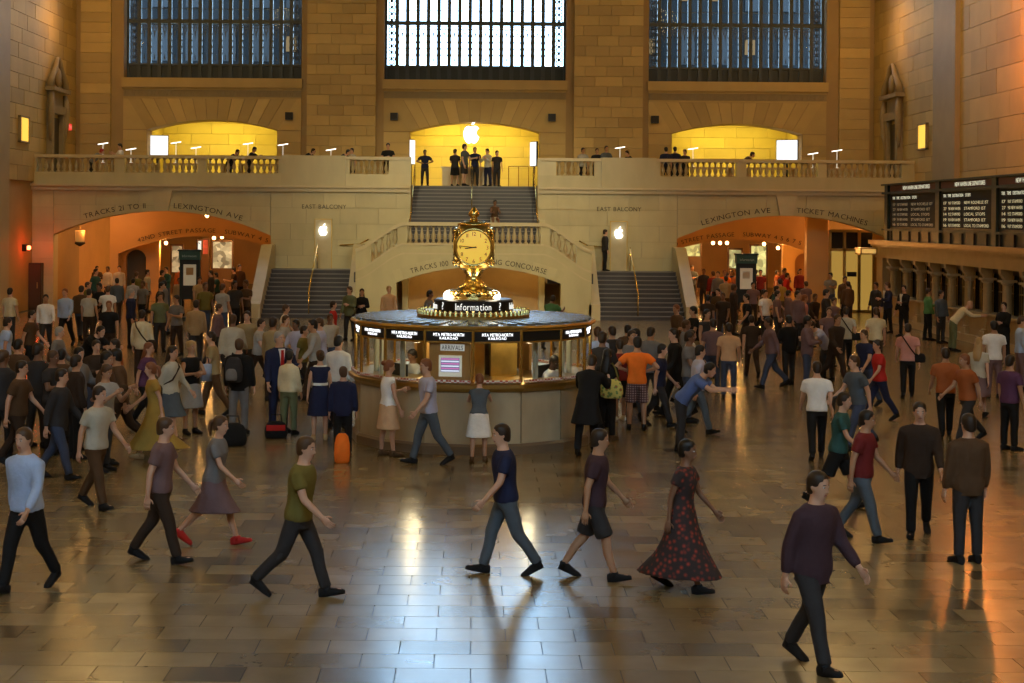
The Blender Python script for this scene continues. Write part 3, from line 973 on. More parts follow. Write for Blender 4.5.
# posts, glass, sign panels
post_me = MB().lathe([(0.03, 1.21), (0.03, 2.16)], n=8).mesh('post', BRASS)
SIGN_TXT = mat('sign_white', (0.9, 0.9, 0.88), 0.5, emit=1.6, ecol=(0.95, 0.97, 1.0))
for i in range(NS):
    p = bv(i, BR - 0.03)
    place('post', post_me, booth, p)
    a, b = bv(i + 0.03, BR - 0.045), bv(i + 0.97, BR - 0.045)
    up = Vector((0, 0, 1))
    r = (b - a).normalized()
    mb = MB()
    mb.add([a + up * 1.21, b + up * 1.21, b + up * 1.88, a + up * 1.88], [(0, 1, 2, 3)])
    mb.build('pane', GLASS_CLEAR, booth)
    mb = MB(); mb.bar(a + up * 1.985, b + up * 1.985, 0.05, 0.17); sp = mb.build('sign_panel', BLACK, booth)
    mb = MB(); mb.bar(a + up * 1.89, b + up * 1.89, 0.06, 0.03); mb.bar(a + up * 2.085, b + up * 2.085, 0.06, 0.03); mb.build('brass_trim', BRASS, booth)
    nrm = r.cross(up)
    W_ = (b - a).length
    if i not in (1,):
        mb = MB()
        o1 = a + up * 1.99 + nrm * 0.03
        lettering(mb, 'MTA METRO-NORTH', 0.075, line_path(o1 + r * W_ * 0.16, r), W_ * 0.68, squeeze=1.0)
        lettering(mb, 'RAILROAD', 0.06, line_path(o1 - up * 0.055 + r * W_ * 0.3, r), W_ * 0.4)
        mb.build('lettering', SIGN_TXT, sp)
# roof with radial metal slats
ROOF_M = mat('roof_metal_blue_reflection', (0.30, 0.36, 0.42), 0.22, metal=0.75, rnd=0.25)  # blue of the window's reflection put into the metal colour
mb = MB(); mb.rings([ngon(BR + 0.04, 2.11), ngon(BR + 0.06, 2.14), ngon(BR + 0.02, 2.17), ngon(1.0, 2.19)]); mb.build('roof', ROOF_M, booth)
MB().rings([ngon(BR + 0.06, 2.10), ngon(BR + 0.075, 2.13), ngon(BR + 0.05, 2.165), ngon(BR - 0.02, 2.168), ngon(BR - 0.02, 2.10)]).build('roof_rim', BRASS_DULL, booth)
slat = MB().box(0.98, BR - 0.02, -0.09, 0.09, 2.17, 2.205).mesh('roof_slat', ROOF_M)
for i in range(40):
    place('roof_slat', slat, booth, None, (0, 0, 2 * PI * i / 40))
# drum with the Information sign
MB().lathe([(1.02, 2.17), (1.02, 2.24), (0.98, 2.28), (0.98, 2.30)], n=48).build('drum', BRASS_DULL, booth)
crown = MB()
for i in range(60):
    a = 2 * PI * i / 60
    M = Matrix.Rotation(a, 4, 'Z')
    c = M @ Vector((1.0, 0, 2.29))
    crown.ball(c, (0.032, 0.032, 0.06), 6, 4)
crown.build('cresting', BRASS, booth)
MB().lathe([(0.72, 2.19), (0.72, 2.50), (0.68, 2.52)], n=48).build('sign_drum', BLACK, booth)
def drum_path(rad, z):
    def f(s):
        a = -PI / 2 + s / rad
        return Vector((rad * math.cos(a), rad * math.sin(a), z)), Vector((-math.sin(a), math.cos(a), 0)), Vector((0, 0, 1)), Vector((math.cos(a), math.sin(a), 0))
    return f
mb = MB()
for q in range(4):
    lettering(mb, 'Information', 0.17, drum_path(0.725, 2.345), 0.66, -0.33 + q * 0.725 * PI / 2)
    lettering(mb, '?', 0.19, drum_path(0.725, 2.345), None, 0.50 + q * 0.725 * PI / 2)
mb.build('lettering', mat('sign_letter', (0.85, 0.85, 0.8), 0.5, emit=0.7), booth)
# the centre column and the fittings seen through the glass
MB().lathe([(0.82, 0), (0.82, 1.2), (0.80, 1.22), (0.80, 1.6), (0.82, 1.62), (0.82, 2.12)], n=28).build('centre_column', mat('golden_panel', (0.62, 0.40, 0.10), 0.3, metal=0.8, vary=0.3, vscale=5), booth, True)
WOOD = mat('honey_wood', (0.48, 0.25, 0.07), 0.4, vary=0.25, vscale=6, stretch=(1, 1, 0.2))
MB().lathe([(1.9, 0.92), (1.9, 0.98), (1.55, 0.98), (1.55, 0.92)], n=32).build('inner_counter', WOOD, booth)
MB().lathe([(1.9, 0.02), (1.9, 0.03)], n=32).build('inner_floor', WOOD, booth)
for a in (186, 204, 226, 308, 334, 352, 60, 120):
    M = Matrix.Rotation(math.radians(a), 4, 'Z')
    mb = MB()
    c = M @ Vector((1.75, 0, 0))
    mb.lathe([(0.05, 0), (0.05, 2.12)], c, 10); mb.build('inner_post', mat('pale_column', (0.55, 0.55, 0.42), 0.3), booth)
for a in (196, 215, 322, 346):
    M = Matrix.Rotation(math.radians(a), 4, 'Z')
    mb = MB(); mb.box(1.58, 1.62, -0.28, 0.28, 0.98, 1.42)
    mb.v = [tuple(M @ Vector(v)) for v in mb.v]
    o = mb.build('screen', BLACK, booth)
for a, w in ((205, 0.5), (330, 0.4)):
    M = Matrix.Rotation(math.radians(a), 4, 'Z')
    mb = MB(); mb.box(1.62, 1.86, -w / 2, w / 2, 0.98, 1.04).box(1.64, 1.84, -w / 2.4, w / 2.4, 1.04, 1.09)
    mb.v = [tuple(M @ Vector(v)) for v in mb.v]
    mb.build('leaflet_rack', mat('paper_white', (0.75, 0.75, 0.68), 0.6), booth)
for a, w in ((232, 0.5), (262, 0.7), (302, 0.55), (20, 0.6), (160, 0.6), (70, 0.8), (110, 0.8)):
    M = Matrix.Rotation(math.radians(a), 4, 'Z')
    mb = MB(); mb.box(0.98, 1.03, -w / 2, w / 2, 0.03, 1.95 if a > 180 else 1.7)
    mb.v = [tuple(M @ Vector(v)) for v in mb.v]
    mb.build('partition', MATS['golden_panel'] if a in (262, 302) else WOOD, booth)
# arrivals display in the facet left of the middle
a, b = bv(15.06, BR - 0.10), bv(15.94, BR - 0.10)
r = (b - a).normalized(); n_ = r.cross(Vector((0, 0, 1))); W_ = (b - a).length; up = Vector((0, 0, 1))
mb = MB(); mb.bar(a + up * 1.545 - n_ * 0.03, b + up * 1.545 - n_ * 0.03, 0.04, 0.66); ab = mb.build('arrivals_board', WOOD, booth)
def on(f0, f1, z0, z1, d, m, nm, par):
    mb = MB(); mb.bar(a + r * W_ * f0 + up * (z0 + z1) / 2 + n_ * d, a + r * W_ * f1 + up * (z0 + z1) / 2 + n_ * d, 0.02, z1 - z0)
    return mb.build(nm, m, par)
on(0.28, 0.86, 1.74, 1.85, 0.0, mat('header_white', (0.7, 0.7, 0.64), 0.5, emit=0.25), 'header', ab)
mb = MB(); lettering(mb, 'ARRIVALS', 0.105, line_path(a + r * W_ * 0.31 + up * 1.757 + n_ * 0.016, r), W_ * 0.52); mb.build('lettering', mat('header_brown', (0.03, 0.012, 0.006), 0.6), ab)
on(0.24, 0.80, 1.30, 1.66, 0.0, mat('screen_frame_white', (0.7, 0.68, 0.55), 0.4, emit=0.25), 'screen_frame', ab)
on(0.29, 0.75, 1.38, 1.62, 0.006, glow('arrivals_screen', (0.10, 0.12, 0.22), 1.0), 'screen', ab)
mb = MB()
for k in range(6):
    z = 1.60 - k * 0.04
    mb.bar(a + r * W_ * 0.30 + up * z + n_ * 0.018, a + r * W_ * 0.74 + up * z + n_ * 0.018, 0.004, 0.022, mi=k % 2)
mb.build('screen_row', [glow('screen_row_violet', (0.42, 0.12, 0.30), 1.0), glow('screen_row_pale', (0.55, 0.58, 0.7), 1.0)], ab)
for k in range(4):
    aa = PI / 4 + k * PI / 2
    lamp('booth_downlight', 'POINT', (BC.x + 1.5 * math.cos(aa), BC.y + 1.5 * math.sin(aa), 2.0), 17, (1.0, 0.80, 0.46), 0.08)

# ------------------------------------------------------------------ the four-faced brass clock on top
clock = empty('four_faced_clock', BC + Vector((0, 0, 2.19)))
tag(clock, 'golden brass clock with four opal faces above the booth', 'clock')
zc0 = 2.19
def cz(py):
    return EYE - (py - CY) * BC.y / F - zc0
prof = [(0.50, cz(318)), (0.50, cz(305)), (0.46, cz(303)), (0.50, cz(300)), (0.44, cz(297)), (0.47, cz(294)), (0.42, cz(291)), (0.30, cz(288)), (0.20, cz(284)), (0.15, cz(279)), (0.13, cz(275)), (0.17, cz(272.5)), (0.17, cz(271)), (0.24, cz(269)), (0.27, cz(266.5))]
MB().lathe(prof, n=32).build('pedestal', BRASS, clock, True)
mb = MB()
for i in range(14):
    aa = 2 * PI * i / 14
    mb.ball((0.43 * math.cos(aa), 0.43 * math.sin(aa), cz(293)), (0.075, 0.075, 0.06), 8, 5)
mb.build('gadroon', BRASS, clock, True)
FACE = mat('opal_clock_face', (0.80, 0.60, 0.16), 0.4, emit=0.42, ecol=(1.0, 0.60, 0.06))
fcz = cz(247)
hw = 0.30
case = MB()
N_ = 24
rings_ = []
for z, k in ((-0.40, 0.62), (-0.37, 0.85), (-0.28, 0.98), (0, 1.0), (0.28, 0.98), (0.37, 0.85), (0.40, 0.62)):
    rr = []
    for i in range(32):
        t = 2 * PI * i / 32
        c_, s_ = math.cos(t), math.sin(t)
        q = 0.33 * k / ((abs(c_) ** 6 + abs(s_) ** 6) ** (1 / 6))
        rr.append((q * c_, q * s_, fcz + z))
    rings_.append(rr)
case.rings(rings_)
case.build('case', BRASS_DULL, clock, True)
NUM = mat('numeral_black', (0.02, 0.015, 0.01), 0.5)
for k in range(4):
    M = Matrix.Translation((0, 0, fcz)) @ Matrix.Rotation(k * PI / 2, 4, 'Z')
    mb = MB()
    prof = [(0.335, 0.0), (0.335, 0.045), (0.30, 0.055)]
    ring_pts = []
    for rr, d in ((0.345, 0.28), (0.36, 0.335), (0.34, 0.365), (0.305, 0.365), (0.30, 0.34)):
        ring_pts.append([M @ Vector((rr * math.cos(2 * PI * i / 40), -d, rr * math.sin(2 * PI * i / 40))) for i in range(40)])
    mb.rings(ring_pts, cap=(False, False)); bz = mb.build('bezel', BRASS, clock, True)
    mb = MB()
    fr = []
    for rr, d in ((0.302, 0.345), (0.22, 0.362), (0.12, 0.372), (0.01, 0.375)):
        fr.append([M @ Vector((rr * math.cos(2 * PI * i / 40), -d, rr * math.sin(2 * PI * i / 40))) for i in range(40)])
    mb.rings(fr, cap=(False, True)); face = mb.build('clock_face', FACE, clock, True)
    mb = MB()
    for h in range(1, 13):
        t = PI / 2 - h * PI / 6
        c = Vector((0.245 * math.cos(t), 0, 0.245 * math.sin(t)))
        s_ = str(h)
        w = sum(glyph(ch)[2] for ch in s_) * 0.10
        o_ = M @ Vector((c.x - w / 2, -0.374, c.z - 0.036))
        Rm = M.to_3x3()
        lettering(mb, s_, 0.10, lambda s, o_=o_, Rm=Rm: (o_ + Rm @ Vector((s, 0, 0)), Rm @ Vector((1, 0, 0)), Vector((0, 0, 1)), Rm @ Vector((0, -1, 0))))
    mb.build('numerals', NUM, face)
    # a quarter to nine
    for ln, w, t in ((0.16, 0.020, math.radians(90 - 262)), (0.26, 0.013, math.radians(90 - 276))):
        d = Vector((math.cos(t), 0, math.sin(t)))
        mb = MB(); mb.bar(M @ (d * -0.05 + Vector((0, -0.385, 0))), M @ (d * ln + Vector((0, -0.385, 0))), 0.006, w, up=M.to_3x3() @ d.cross(Vector((0, 1, 0))))
        mb.build('clock_hand', NUM, face)
    for i in (0, 1):   # corner scrolls and lower studs
        mb = MB(); mb.ball(M @ Vector((0.27 * (1 if i else -1), -0.34, 0.29)), 0.045, 8, 5); mb.ball(M @ Vector((0.27 * (1 if i else -1), -0.34, -0.29)), 0.045, 8, 5)
        mb.build('corner_stud', BRASS, clock, True)
MB().lathe([(0.30, fcz + 0.39), (0.30, fcz + 0.42), (0.20, fcz + 0.46), (0.08, fcz + 0.49), (0.05, fcz + 0.53), (0.09, fcz + 0.56), (0.105, fcz + 0.60), (0.08, fcz + 0.65), (0.035, fcz + 0.70), (0.02, fcz + 0.73)], n=24).build('finial', BRASS, clock, True)
for px, py in ((449, 296), (494.5, 296)):
    c = P(px, py, BC.y - 0.15) - (BC + Vector((0, 0, zc0)))
    mb = MB(); mb.tube([(c.x * 0.75, c.y, c.z - 0.24), (c.x * 0.9, c.y, c.z - 0.2), (c.x, c.y, c.z - 0.10)], 0.022, 8); mb.build('lamp_arm', BRASS, clock, True)
    mb = MB(); mb.ball(c, 0.105, 16, 10); mb.build('lamp_globe', glow('opal_globe', (1.0, 0.94, 0.85), 6.0), clock, True)
    w_ = c + BC + Vector((0, 0, zc0))
    lamp('globe_light', 'POINT', (w_.x, w_.y - 0.22, w_.z + 0.12), 5, (1, 0.85, 0.6), 0.1)

# ------------------------------------------------------------------ ticket office under the departure board
XT = 16.5
to = empty('ticket_office', (XT, 52.0, 0))
tag(to, 'stone ticket office with a row of columns and dark windows', 'ticket office')
TOS = mat('ticket_stone', (0.47, 0.33, 0.15), 0.5, vary=0.18, vscale=2)
def tb(x0, x1, y0, y1, z0, z1, nm, m=TOS):
    return MB().box(x0 - XT, x1 - XT, y0 - 52, y1 - 52, z0, z1).build(nm, m, to)
Y0, Y1 = 38.0, 62.3
tb(XT - 0.25, HW, Y0, Y1, 2.5, 2.95, 'entablature')
tb(XT - 0.45, HW, Y0, Y1, 2.95, 3.04, 'cornice')
tb(XT - 0.55, HW, Y0, Y1, 3.04, 3.20, 'cornice', mat('gold_lit_cornice', (0.42, 0.25, 0.09), 0.4, metal=0.2))  # golden light on the top strip put into its colour
tb(XT + 0.55, HW, Y0, Y1, 0, 2.5, 'back_wall', mat('ticket_dark', (0.035, 0.028, 0.02), 0.35))
tb(XT - 0.22, XT + 0.6, Y0, Y1, 0, 0.25, 'plinth')
tb(XT - 0.05, XT + 0.6, Y0, Y1, 0.25, 1.0, 'dado')
tb(XT - 0.28, XT + 0.3, Y0, 60.2, 1.0, 1.06, 'counter', mat('counter_stone', (0.5, 0.40, 0.25), 0.2))
tb(XT - 0.2, HW, 61.4, 62.3, 0.25, 2.5, 'end_pier')
colm = MB().box(-0.20, 0.20, -0.24, 0.24, 0.25, 0.45).lathe([(0.19, 0.45), (0.19, 0.50), (0.155, 0.54), (0.15, 1.0), (0.135, 2.02)], n=12).mesh('column', TOS, False)
capm = MB().lathe([(0.14, 2.0), (0.20, 2.06), (0.20, 2.10)], n=12).box(-0.23, 0.23, -0.23, 0.23, 2.10, 2.17).mesh('capital', mat('capital_stone', (0.55, 0.43, 0.24), 0.45))
brm = MB().prism([(-0.25, 2.50), (-0.24, 2.36), (-0.15, 2.24), (-0.11, 2.17), (0.12, 2.17), (0.12, 2.50)], -0.12, 0.12).mesh('bracket', TOS)
winm = MB().box(0.30, 0.34, -0.68, 0.68, 1.06, 2.30).mesh('ticket_window', mat('ticket_glass', (0.012, 0.012, 0.012), 0.12, spec=0.6))
grm = MB()
for i in range(9):
    grm.box(0.27, 0.29, -0.64 + i * 0.16 - 0.008, -0.64 + i * 0.16 + 0.008, 1.06, 2.30)
grm.box(0.27, 0.29, -0.68, 0.68, 1.72, 1.76)
grm = grm.mesh('grille', BRASS_DULL)
for k in range(13):
    y = 60.5 - 1.843 * k - 52
    c = place('column', colm, to, (0, y, 0))
    place('capital', capm, c); place('bracket', brm, c)
    if k < 12:
        w = place('ticket_window', winm, to, (0, y - 0.92, 0)); place('grille', grm, w)
# the bronze lantern strip glowing at the corner of the cornice
bx = empty('corner_lantern', (XT - 0.75, 61.9, 2.62))
tag(bx, 'small glowing brass lantern box at the corner of the ticket office', 'lantern')
MB().box(-0.3, 0.3, -0.5, 0.4, 0.05, 0.22).build('glass', mat('lantern_glow', (0.9, 0.6, 0.2), 0.4, emit=0.35, ecol=(1, 0.6, 0.15)), bx)
MB().box(-0.33, 0.33, -0.53, 0.43, 0.22, 0.27).box(-0.33, 0.33, -0.53, 0.43, 0, 0.05).box(-0.33, -0.28, -0.53, -0.48, 0, 0.25).box(0.28, 0.33, -0.53, -0.48, 0, 0.25).build('frame', BRASS_DULL, bx)

# ------------------------------------------------------------------ departure board
db = empty('departure_board', (XT, 52, 3.2))
tag(db, 'long dark departure board with rows of pale lettering', 'departure board')
XD = -0.25
def dbx(y0, y1, z0, z1, x0, x1, nm, m, par=db):
    return MB().box(x0, x1, y0 - 52, y1 - 52, z0 - 3.2, z1 - 3.2).build(nm, m, par)
dbx(40.0, 61.2, 3.2, 5.36, XD + 0.08, 0.55, 'housing', DARKGREEN)
dbx(40.0, 61.25, 3.58, 3.66, XD - 0.05, 0.1, 'lower_rail', mat('rail_grey_green', (0.035, 0.05, 0.042), 0.5))
dbx(40.0, 61.25, 5.02, 5.10, XD - 0.05, 0.1, 'upper_rail', MATS['rail_grey_green'])
dbx(40.0, 61.25, 5.36, 5.42, XD - 0.08, 0.58, 'top_rail', DARKGREEN)
SCREEN = mat('board_screen', (0.006, 0.008, 0.006), 0.6, spec=0.15)
MAROON = mat('maroon_header', (0.085, 0.012, 0.010), 0.5)
LIT = mat('board_letter', (0.25, 0.22, 0.12), 0.5, emit=0.42, ecol=(0.95, 0.82, 0.45))
LITW = mat('board_header_letter', (0.3, 0.28, 0.2), 0.5, emit=0.6, ecol=(0.95, 0.92, 0.65))
DIM = mat('board_letter_dim', (0.2, 0.17, 0.1), 0.5, emit=0.13, ecol=(0.9, 0.75, 0.45))
rows_ = [['17', '9:07', 'STAMFORD', 'NEW ROCHELLE 1ST'], ['27', '9:10', 'NEW HAVEN', 'STAMFORD 1ST'], ['14', '9:22', 'STAMFORD', 'LOCAL STOPS'], ['19', '9:34', 'NEW HAVEN', 'STAMFORD 1ST'], ['16', '9:37', 'STAMFORD', 'LOCAL TO STAMFORD']]
for k, (ya, yb_, nm) in enumerate(((60.2, 54.3, 'NEW HAVEN LINE DEPARTURES'), (53.7, 48.4, 'NEW HAVEN LINE DEPARTURES'), (47.8, 42.6, 'NEW HAVEN LINE DEPARTURES'))):
    sc = dbx(yb_, ya, 3.74, 4.98, XD + 0.03, XD + 0.09, 'display', SCREEN)
    hd = dbx(yb_, ya, 5.12, 5.34, XD + 0.02, XD + 0.09, 'header', MAROON)
    L = ya - yb_
    def pth(f, z, x=XD + 0.028):
        return line_path((x, ya - f * L - 52, z - 3.2), (0, -1, 0))
    mb = MB(); lettering(mb, nm, 0.20, pth(0.30, 5.155, XD + 0.015), L * 0.58, thick=0.3); mb.build('lettering', LITW, hd)
    mb = MB(); lettering(mb, 'TRK  TIME  DESTINATION   STOPS', 0.15, pth(0.05, 4.80), L * 0.55, thick=0.3); mb.build('lettering', LITW, sc)
    mb = MB()
    for j, (t1, t2, t3, t4) in enumerate(rows_):
        z = 4.55 - j * 0.19
        lettering(mb, t1, 0.14, pth(0.06, z), L * 0.06, thick=0.3)
        lettering(mb, t2 + ' ' + t3, 0.14, pth(0.16, z), L * 0.24, thick=0.3)
        lettering(mb, t4, 0.14, pth(0.48, z), L * (0.26 + 0.012 * len(t4)), thick=0.3)
    mb.build('lettering', DIM if k == 0 else LIT, sc)
for y in (60.7, 54.0, 48.1, 42.3):
    dbx(y - 0.22, y + 0.22, 3.2, 5.40, XD - 0.02, 0.1, 'post', DARKGREEN)
for k in range(16):
    y = 60.2 - k * 1.25
    dbx(y - 0.05, y + 0.05, 3.2, 3.6, XD + 0.02, 0.1, 'bracket', BLACK)

# ------------------------------------------------------------------ poster kiosks, exit lights, loudspeakers
for (px, y), nm in (((190, 58.5), 'left'), ((746, 59.0), 'right')):
    x = P(px, 280, y).x
    k = empty('poster_kiosk', (x, y, 0))
    tag(k, 'dark green poster kiosk standing before the %s arch' % nm, 'kiosk')
    MB().box(-0.38, 0.38, -0.16, 0.16, 0.0, 0.12).build('base', DARKGREEN, k)
    for sx in (-1, 1):
        MB().box(sx * 0.35 - 0.035, sx * 0.35 + 0.035, -0.05, 0.05, 0.12, 2.3).build('post', DARKGREEN, k)
    MB().box(-0.32, 0.32, -0.05, 0.05, 0.8, 2.3).build('board', BLACK, k)
    MB().box(-0.24, 0.24, -0.065, -0.05, 1.32, 2.12).build('poster', mat('poster_cream', (0.62, 0.56, 0.40), 0.5, emit=0.10), k)
    MB().box(-0.14, 0.14, -0.07, -0.064, 1.72, 2.0).build('poster_picture', mat('poster_ochre', (0.42, 0.24, 0.08) if nm == 'left' else (0.5, 0.44, 0.3), 0.5) if nm == 'left' else mat('poster_pale', (0.52, 0.46, 0.33), 0.5), k)
    hd = MB().box(-0.40, 0.40, -0.18, 0.18, 2.3, 2.62).build('header', mat('kiosk_green', (0.03, 0.085, 0.07), 0.4), k)
    MB().box(-0.44, 0.44, -0.22, 0.22, 2.62, 2.68).build('cap', DARKGREEN, k)
    mb = MB(); lettering(mb, 'Information', 0.13, line_path((-0.27, -0.185, 2.40), (1, 0, 0)), 0.54); mb.build('lettering', mat('kiosk_text', (0.4, 0.5, 0.45), 0.5), hd)
p = Vector((-HW + 0.24, 63.2, 2.6))
r_ = empty('warning_light', p)
tag(r_, 'small red warning light glowing on the wall left of the left arch', 'light')
MB().ball((0, 0, 0), 0.09, 12, 8).build('lens', glow('red_lens', (1.0, 0.10, 0.03), 14.0), r_, True)
MB().box(-0.24, -0.05, -0.14, 0.14, -0.14, 0.14).build('housing', BLACK, r_)
lamp('warning_glow', 'POINT', (p.x + 0.35, p.y - 0.2, p.z), 20, (1.0, 0.06, 0.015), 0.1)
cb = empty('wall_cabinet', (P(34, 280, YB).x, YB - 0.27, 0)); tag(cb, 'dark brown cabinet against the wall below the red light', 'cabinet')
MB().box(-0.42, 0.42, -0.2, 0.2, 0, 1.95).build('body', mat('cabinet_brown', (0.06, 0.03, 0.015), 0.5), cb)
MB().box(-0.38, 0.38, -0.225, -0.2, 0.1, 1.88).build('door', mat('cabinet_door', (0.085, 0.04, 0.02), 0.5), cb)
MB().box(0.26, 0.30, -0.26, -0.225, 0.9, 1.15).build('handle', BRASS_DULL, cb)
ex = empty('exit_sign', P(77, 127, 69.6)); tag(ex, 'small red exit sign on the upper left wall', 'sign')
ex.location.x = -HW + 0.16
MB().box(-0.06, 0.06, -0.30, 0.30, -0.14, 0.14).build('box', mat('exit_red', (0.35, 0.02, 0.015), 0.5, emit=0.8, ecol=(0.8, 0.05, 0.03)), ex)
mb = MB(); lettering(mb, 'EXIT', 0.2, line_path((0.065, 0.24, -0.07), (0, -1, 0), (0, 0, 1)), 0.48)
mb.v = [(0.066 + (v[0] - 0.065) * -0.2, v[1], v[2]) for v in mb.v]
mb.build('lettering', mat('exit_letter', (0.7, 0.3, 0.25), 0.5, emit=0.6), ex)
for i, (px, py) in enumerate(((289, 116), (394, 116.5), (552, 117.5), (655, 119.5))):
    c = P(px, py, YE - 0.2)
    sp = empty('loudspeaker', c); tag(sp, ['black wall loudspeaker right of the left alcove', 'black wall loudspeaker left of the middle alcove', 'black wall loudspeaker right of the middle alcove', 'black wall loudspeaker left of the right alcove'][i], 'loudspeaker', 'loudspeakers between the alcoves')
    MB().box(-0.17, 0.17, -0.10, 0.15, -0.17, 0.17).build('cabinet', BLACK, sp)
    MB().box(-0.13, 0.13, -0.115, -0.10, -0.13, 0.13).build('grille', mat('speaker_grille', (0.03, 0.03, 0.03), 0.8), sp)

# carved doorways on the upper side walls, and the small lit openings beside them
CARVED = mat('carved_stone', (0.30, 0.23, 0.12), 0.6, vary=0.2, vscale=4)
for s, nm in ((-1, 'left'), (1, 'right')):
    d = empty('carved_doorway', (s * (HW - 0.1), 67.2, ZB))
    tag(d, 'carved stone doorway with scrolled pediment on the upper %s wall' % nm, 'doorway')
    f = -s
    def dbox(y0, y1, z0, z1, t, n2, m=CARVED):
        x0, x1 = sorted((0, f * t))
        return MB().box(x0, x1, y0, y1, z0, z1).build(n2, m, d)
    dbox(-0.75, 0.75, 0, 2.85, 0.06, 'door_leaf', mat('dark_door', (0.05, 0.038, 0.02), 0.5))
    dbox(-1.05, -0.72, 0, 3.0, 0.26, 'jamb'); dbox(0.72, 1.05, 0, 3.0, 0.26, 'jamb')
    dbox(-1.15, 1.15, 3.0, 3.35, 0.30, 'lintel'); dbox(-1.0, 1.0, 3.35, 3.95, 0.16, 'frieze'); dbox(-1.35, 1.35, 3.95, 4.12, 0.42, 'cornice')
    for q in (-1, 1):
        mb = MB(); mb.tube([(f * 0.2, q * 1.25, 4.12), (f * 0.22, q * 1.15, 4.45), (f * 0.22, q * 0.8, 4.75), (f * 0.22, q * 0.5, 4.95), (f * 0.22, q * 0.25, 5.35), (f * 0.22, q * 0.06, 5.45)], [0.17, 0.15, 0.13, 0.12, 0.10, 0.06], 8); mb.build('pediment_scroll', CARVED, d, True)
        mb = MB(); mb.tube([(f * 0.22, q * 1.12, 3.9), (f * 0.26, q * 1.22, 3.3), (f * 0.24, q * 1.18, 2.4), (f * 0.2, q * 1.12, 1.8)], [0.10, 0.16, 0.13, 0.05], 8); mb.build('carved_drop', CARVED, d, True)
    mb = MB(); mb.ball((f * 0.2, 0, 4.6), (0.14, 0.3, 0.42), 10, 7); mb.build('cartouche', CARVED, d, True)
    lw = empty('lit_opening', (s * (HW - 0.14), 62.65 if s < 0 else 63.0, 6.95)); tag(lw, 'small glowing yellow opening in the upper %s wall' % nm, 'opening')
    MB().box(-0.05, 0.05, -0.55, 0.55, 0, 0.95).build('lit_panel', mat('lit_opening_glow', (0.8, 0.55, 0.1), 0.5, emit=0.75, ecol=(1.0, 0.62, 0.08)), lw)
    MB().box(-0.09, 0.09, -0.63, -0.55, -0.06, 1.0).box(-0.09, 0.09, 0.55, 0.63, -0.06, 1.0).box(-0.09, 0.09, -0.63, 0.63, 0.95, 1.02).box(-0.09, 0.09, -0.63, 0.63, -0.07, 0).build('frame', CARVED, lw)

# ------------------------------------------------------------------ balcony shop fittings
LB = glow('light_box_white', (0.92, 0.96, 1.0), 1.0)
for i, (px, py, y, w, h, rz, nm) in enumerate(((157.5, 146, YE + 0.9, 0.95, 0.95, 0.25, 'bright white light box at the left end of the left alcove'), (787, 151, YE + 0.9, 0.95, 1.0, -0.35, 'bright white light box at the right end of the right alcove'),
                              (411.5, 152, YE + 0.6, 0.5, 1.1, 1.1, 'narrow white light box at the left jamb of the middle alcove'), (533.5, 154, YE + 0.6, 0.5, 1.1, -1.1, 'narrow white light box at the right jamb of the middle alcove'))):
    c = P(px, py, y)
    lb = empty('light_box', (c.x, y, ZB), rz); tag(lb, nm, 'light box')
    MB().box(-w / 2, w / 2, -0.05, 0.0, c.z - h / 2 - ZB, c.z + h / 2 - ZB).build('lit_face', LB, lb)
    MB().box(-w / 2 - 0.03, w / 2 + 0.03, 0.0, 0.08, c.z - h / 2 - ZB - 0.03, c.z + h / 2 - ZB + 0.03).build('case', BLACK, lb)
    MB().box(-0.05, 0.05, 0.0, 0.06, 0, c.z - h / 2 - ZB).build('stand', BLACK, lb)
TABLE_W = mat('maple_table', (0.50, 0.33, 0.15), 0.35, vary=0.15, vscale=5)
def shop_table(x, y, w, label):
    t = empty('display_table', (x, y, ZB)); tag(t, label, 'table', 'display tables on the balcony')
    MB().box(-w / 2, w / 2, -0.4, 0.4, 0.83, 0.90).build('tabletop', TABLE_W, t)
    for sx in (-1, 1):
        for sy in (-1, 1):
            MB().box(sx * (w / 2 - 0.09) - 0.06, sx * (w / 2 - 0.09) + 0.06, sy * 0.3 - 0.05, sy * 0.3 + 0.05, 0, 0.83).build('leg', TABLE_W, t)
    return t
tabs = [(-15.2, 'maple display table near the upper left wall'), (-12.2, 'maple display table before the left alcove'), (-9.2, 'maple display table just right of the left alcove'), (-6.5, 'maple display table left of the upper stairs'), (6.2, 'maple display table right of the upper stairs'), (10.2, 'maple display table before the left half of the right alcove'), (13.0, 'maple display table before the right half of the right alcove'), (15.6, 'maple display table near the upper right wall')]
for x, l in tabs:
    shop_table(x, 67.4, 2.6 if x < -12 or x < 8 and x > 0 else 2.2, l)
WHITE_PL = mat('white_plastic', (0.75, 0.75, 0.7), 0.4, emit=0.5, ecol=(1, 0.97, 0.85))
ct = empty('sales_counter', (P(470, 178, 69.3).x, 69.3, ZB)); tag(ct, 'pale sales counter in the middle alcove behind the standing people', 'counter')
MB().box(-1.25, 1.25, -0.35, 0.35, 0, 0.85).build('body', mat('counter_maple', (0.62, 0.50, 0.30), 0.4), ct)
MB().box(-1.32, 1.32, -0.4, 0.4, 0.85, 0.90).build('worktop', mat('counter_top', (0.7, 0.62, 0.45), 0.3), ct)
